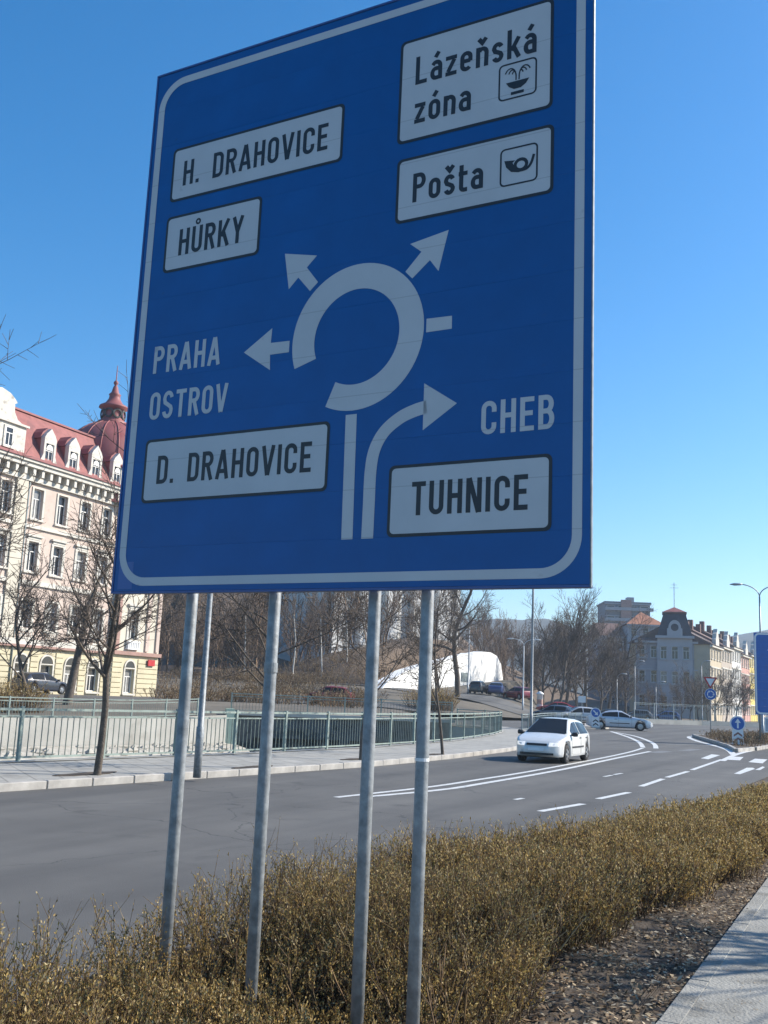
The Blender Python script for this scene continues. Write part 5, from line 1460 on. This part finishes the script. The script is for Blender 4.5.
tc_=MB(); tc_.box(c0+.8,c1-.8,.4,4.2,17.2,17.45); tc_.build('tower_rim',M['brown_roof'],MN)
tp=MB(); ap=((c0+c1)/2,2.3,18.4); Q=[(c0+.9,.5,17.46),(c1-.9,.5,17.46),(c1-.9,4.1,17.46),(c0+.9,4.1,17.46)]
for i in range(4): tp.quad(Q[i],Q[(i+1)%4],ap)
tp.build('tower_cap',M['red_roof'],MN)
mb=MB(); mb.tube([(ap[0],ap[1],18.2),(ap[0],ap[1],22.5)],.06,6); mb.bar((ap[0]-.7,ap[1],21.6),(ap[0]+.7,ap[1],21.6),.05); mb.bar((ap[0]-.5,ap[1],22.1),(ap[0]+.5,ap[1],22.1),.05); mb.build('antenna',M['lamp_grey'],MN)
cd=MB().prism([(ap[0]-1.2,13.46),(ap[0]+1.2,13.46),(ap[0]+1.2,14.6)]+[(ap[0]+1.0*math.cos(x),14.7+1.3*math.sin(x)) for x in np.linspace(.0,math.pi,10)]+[(ap[0]-1.2,14.6)],-1.0,0).build('clock_gable',M['mn_trim'],MN)
mb=MB(); disc(mb,(ap[0],14.8),.6,-1.01); mb.build('round_window',M['slate'],cd)
# --- row of coloured houses going away to the right
rd=Vector((.47,.883)); start=Vector((me.x+.1,me.y-.6))
rowc=[((.50,.42,.30),'cream'),((.42,.36,.30),'beige grey'),((.58,.57,.55),'white'),((.52,.30,.25),'pink'),((.62,.50,.15),'yellow'),((.50,.40,.33),'pale brown')]
for i,(cc,nm) in enumerate(rowc):
    p=start+rd*(i*10.6); hh=(12.2,12.6,13.2,12.4,13.0,12.6)[i]
    e=house('terraced_house',f'{nm} terraced house, '+('next to the mansion' if i==0 else 'in the sunlit row right of the mansion'),(p.x,p.y),math.atan2(rd.y,rd.x),10.4,13,hh,4,4,mat('stucco_'+nm.replace(' ','_'),cc,.9,.1,.5),M['st_trim'],M['brown_roof'] if i%2 else M['brown_roof2'],'gable',3.6,1.0,1.6,0,.2)
    gb=MB().prism([(3.7,hh),(6.7,hh),(6.7,hh+1.1),(6.3,hh+1.4),(6.0,hh+2.1),(5.6,hh+2.3),(5.2,hh+2.9),(4.8,hh+2.3),(4.4,hh+2.1),(4.1,hh+1.4),(3.7,hh+1.1)],-.3,.35).build('roof_gable',e.children[0].data.materials[0],e)
    MB().box(1.2,2.0,5,5.8,hh+1.5,hh+4.6).build('chimney',M['brown_roof'],e); MB().box(8.2,9.0,5,5.8,hh+1.5,hh+4.4).build('chimney',M['brown_roof'],e)
# --- house with orange hip roof behind the mansion
p=at(628,700,205); q=at(664,700,205)
house('villa','pale grey house with orange hipped roof behind the mansion',(p.x,p.y),math.radians(-4),q.x-p.x,11,18.2,5,3,M['mn_trim'],M['mn_trim'],M['orange_roof'],'hip',3.0,1.1,1.7)
p=at(602,700,206); q=at(627,700,206)
house('villa','long grey house with brown roof left of the orange hipped roof',(p.x,p.y+1),math.radians(2),q.x-p.x-.3,11,15.8,4,3,M['mn'],M['mn_trim'],M['brown_roof'],'gable',3.0,1.1,1.7)
# --- modern block on the height
M['bl']=mat('block_concrete',(.17,.175,.19),.8,.12,.3); M['bl2']=mat('block_panel',(.33,.33,.35),.7,.1,.3)
p=at(605,700,300); q=at(650,700,300)
e=house('tower_block','modern grey block of flats rising behind the orange roof',(p.x,p.y),math.radians(-3),q.x-p.x,14,31.8,10,4,M['bl'],M['bl2'],M['bl'],'flat',0,2.2,1.6)
for k in range(4): MB().box(0,q.x-p.x+.8,-1.1,-.01,20.2+k*3.15,21.1+k*3.15).build('balcony',M['bl2'],e)
MB().box(4.5,7.5,-.9,-.02,24,32.8).build('stair_panel',M['red_trim'],e)
MB().box(7,9,3,6,32.31,34).build('lift_house',M['bl2'],e)
# --- white apartment block half hidden by the wood
e=house('apartment_block','white apartment block half hidden behind the trees on the hill',(-9,158),math.radians(40),30,12,24,8,9,mat('block_white',(.62,.61,.58),.8,.06,.4),M['frame_white'],M['bl2'],'flat',0,1.4,1.7,6.5)
for k in range(5): MB().box(1.5+k*5.6,3.6+k*5.6,-1.0,-.02,1,23).build('balcony_stack',M['frame_white'],e)

# ------------------------------------------------------------------ thin air haze over the valley
hz=MB().box(-1250,1450,-200,1560,-6,140).build('haze',None); tag(hz,'thin bluish haze in the air of the valley','haze',kind='stuff')
hm=bpy.data.materials.new('haze'); hm.use_nodes=True; hn=hm.node_tree; hn.nodes.clear()
pv=hn.nodes.new('ShaderNodeVolumePrincipled'); pv.inputs['Color'].default_value=(.72,.85,1,1); pv.inputs['Density'].default_value=.0004; pv.inputs['Anisotropy'].default_value=.3
ho=hn.nodes.new('ShaderNodeOutputMaterial'); hn.links.new(pv.outputs[0],ho.inputs['Volume']); hz.data.materials.append(hm)
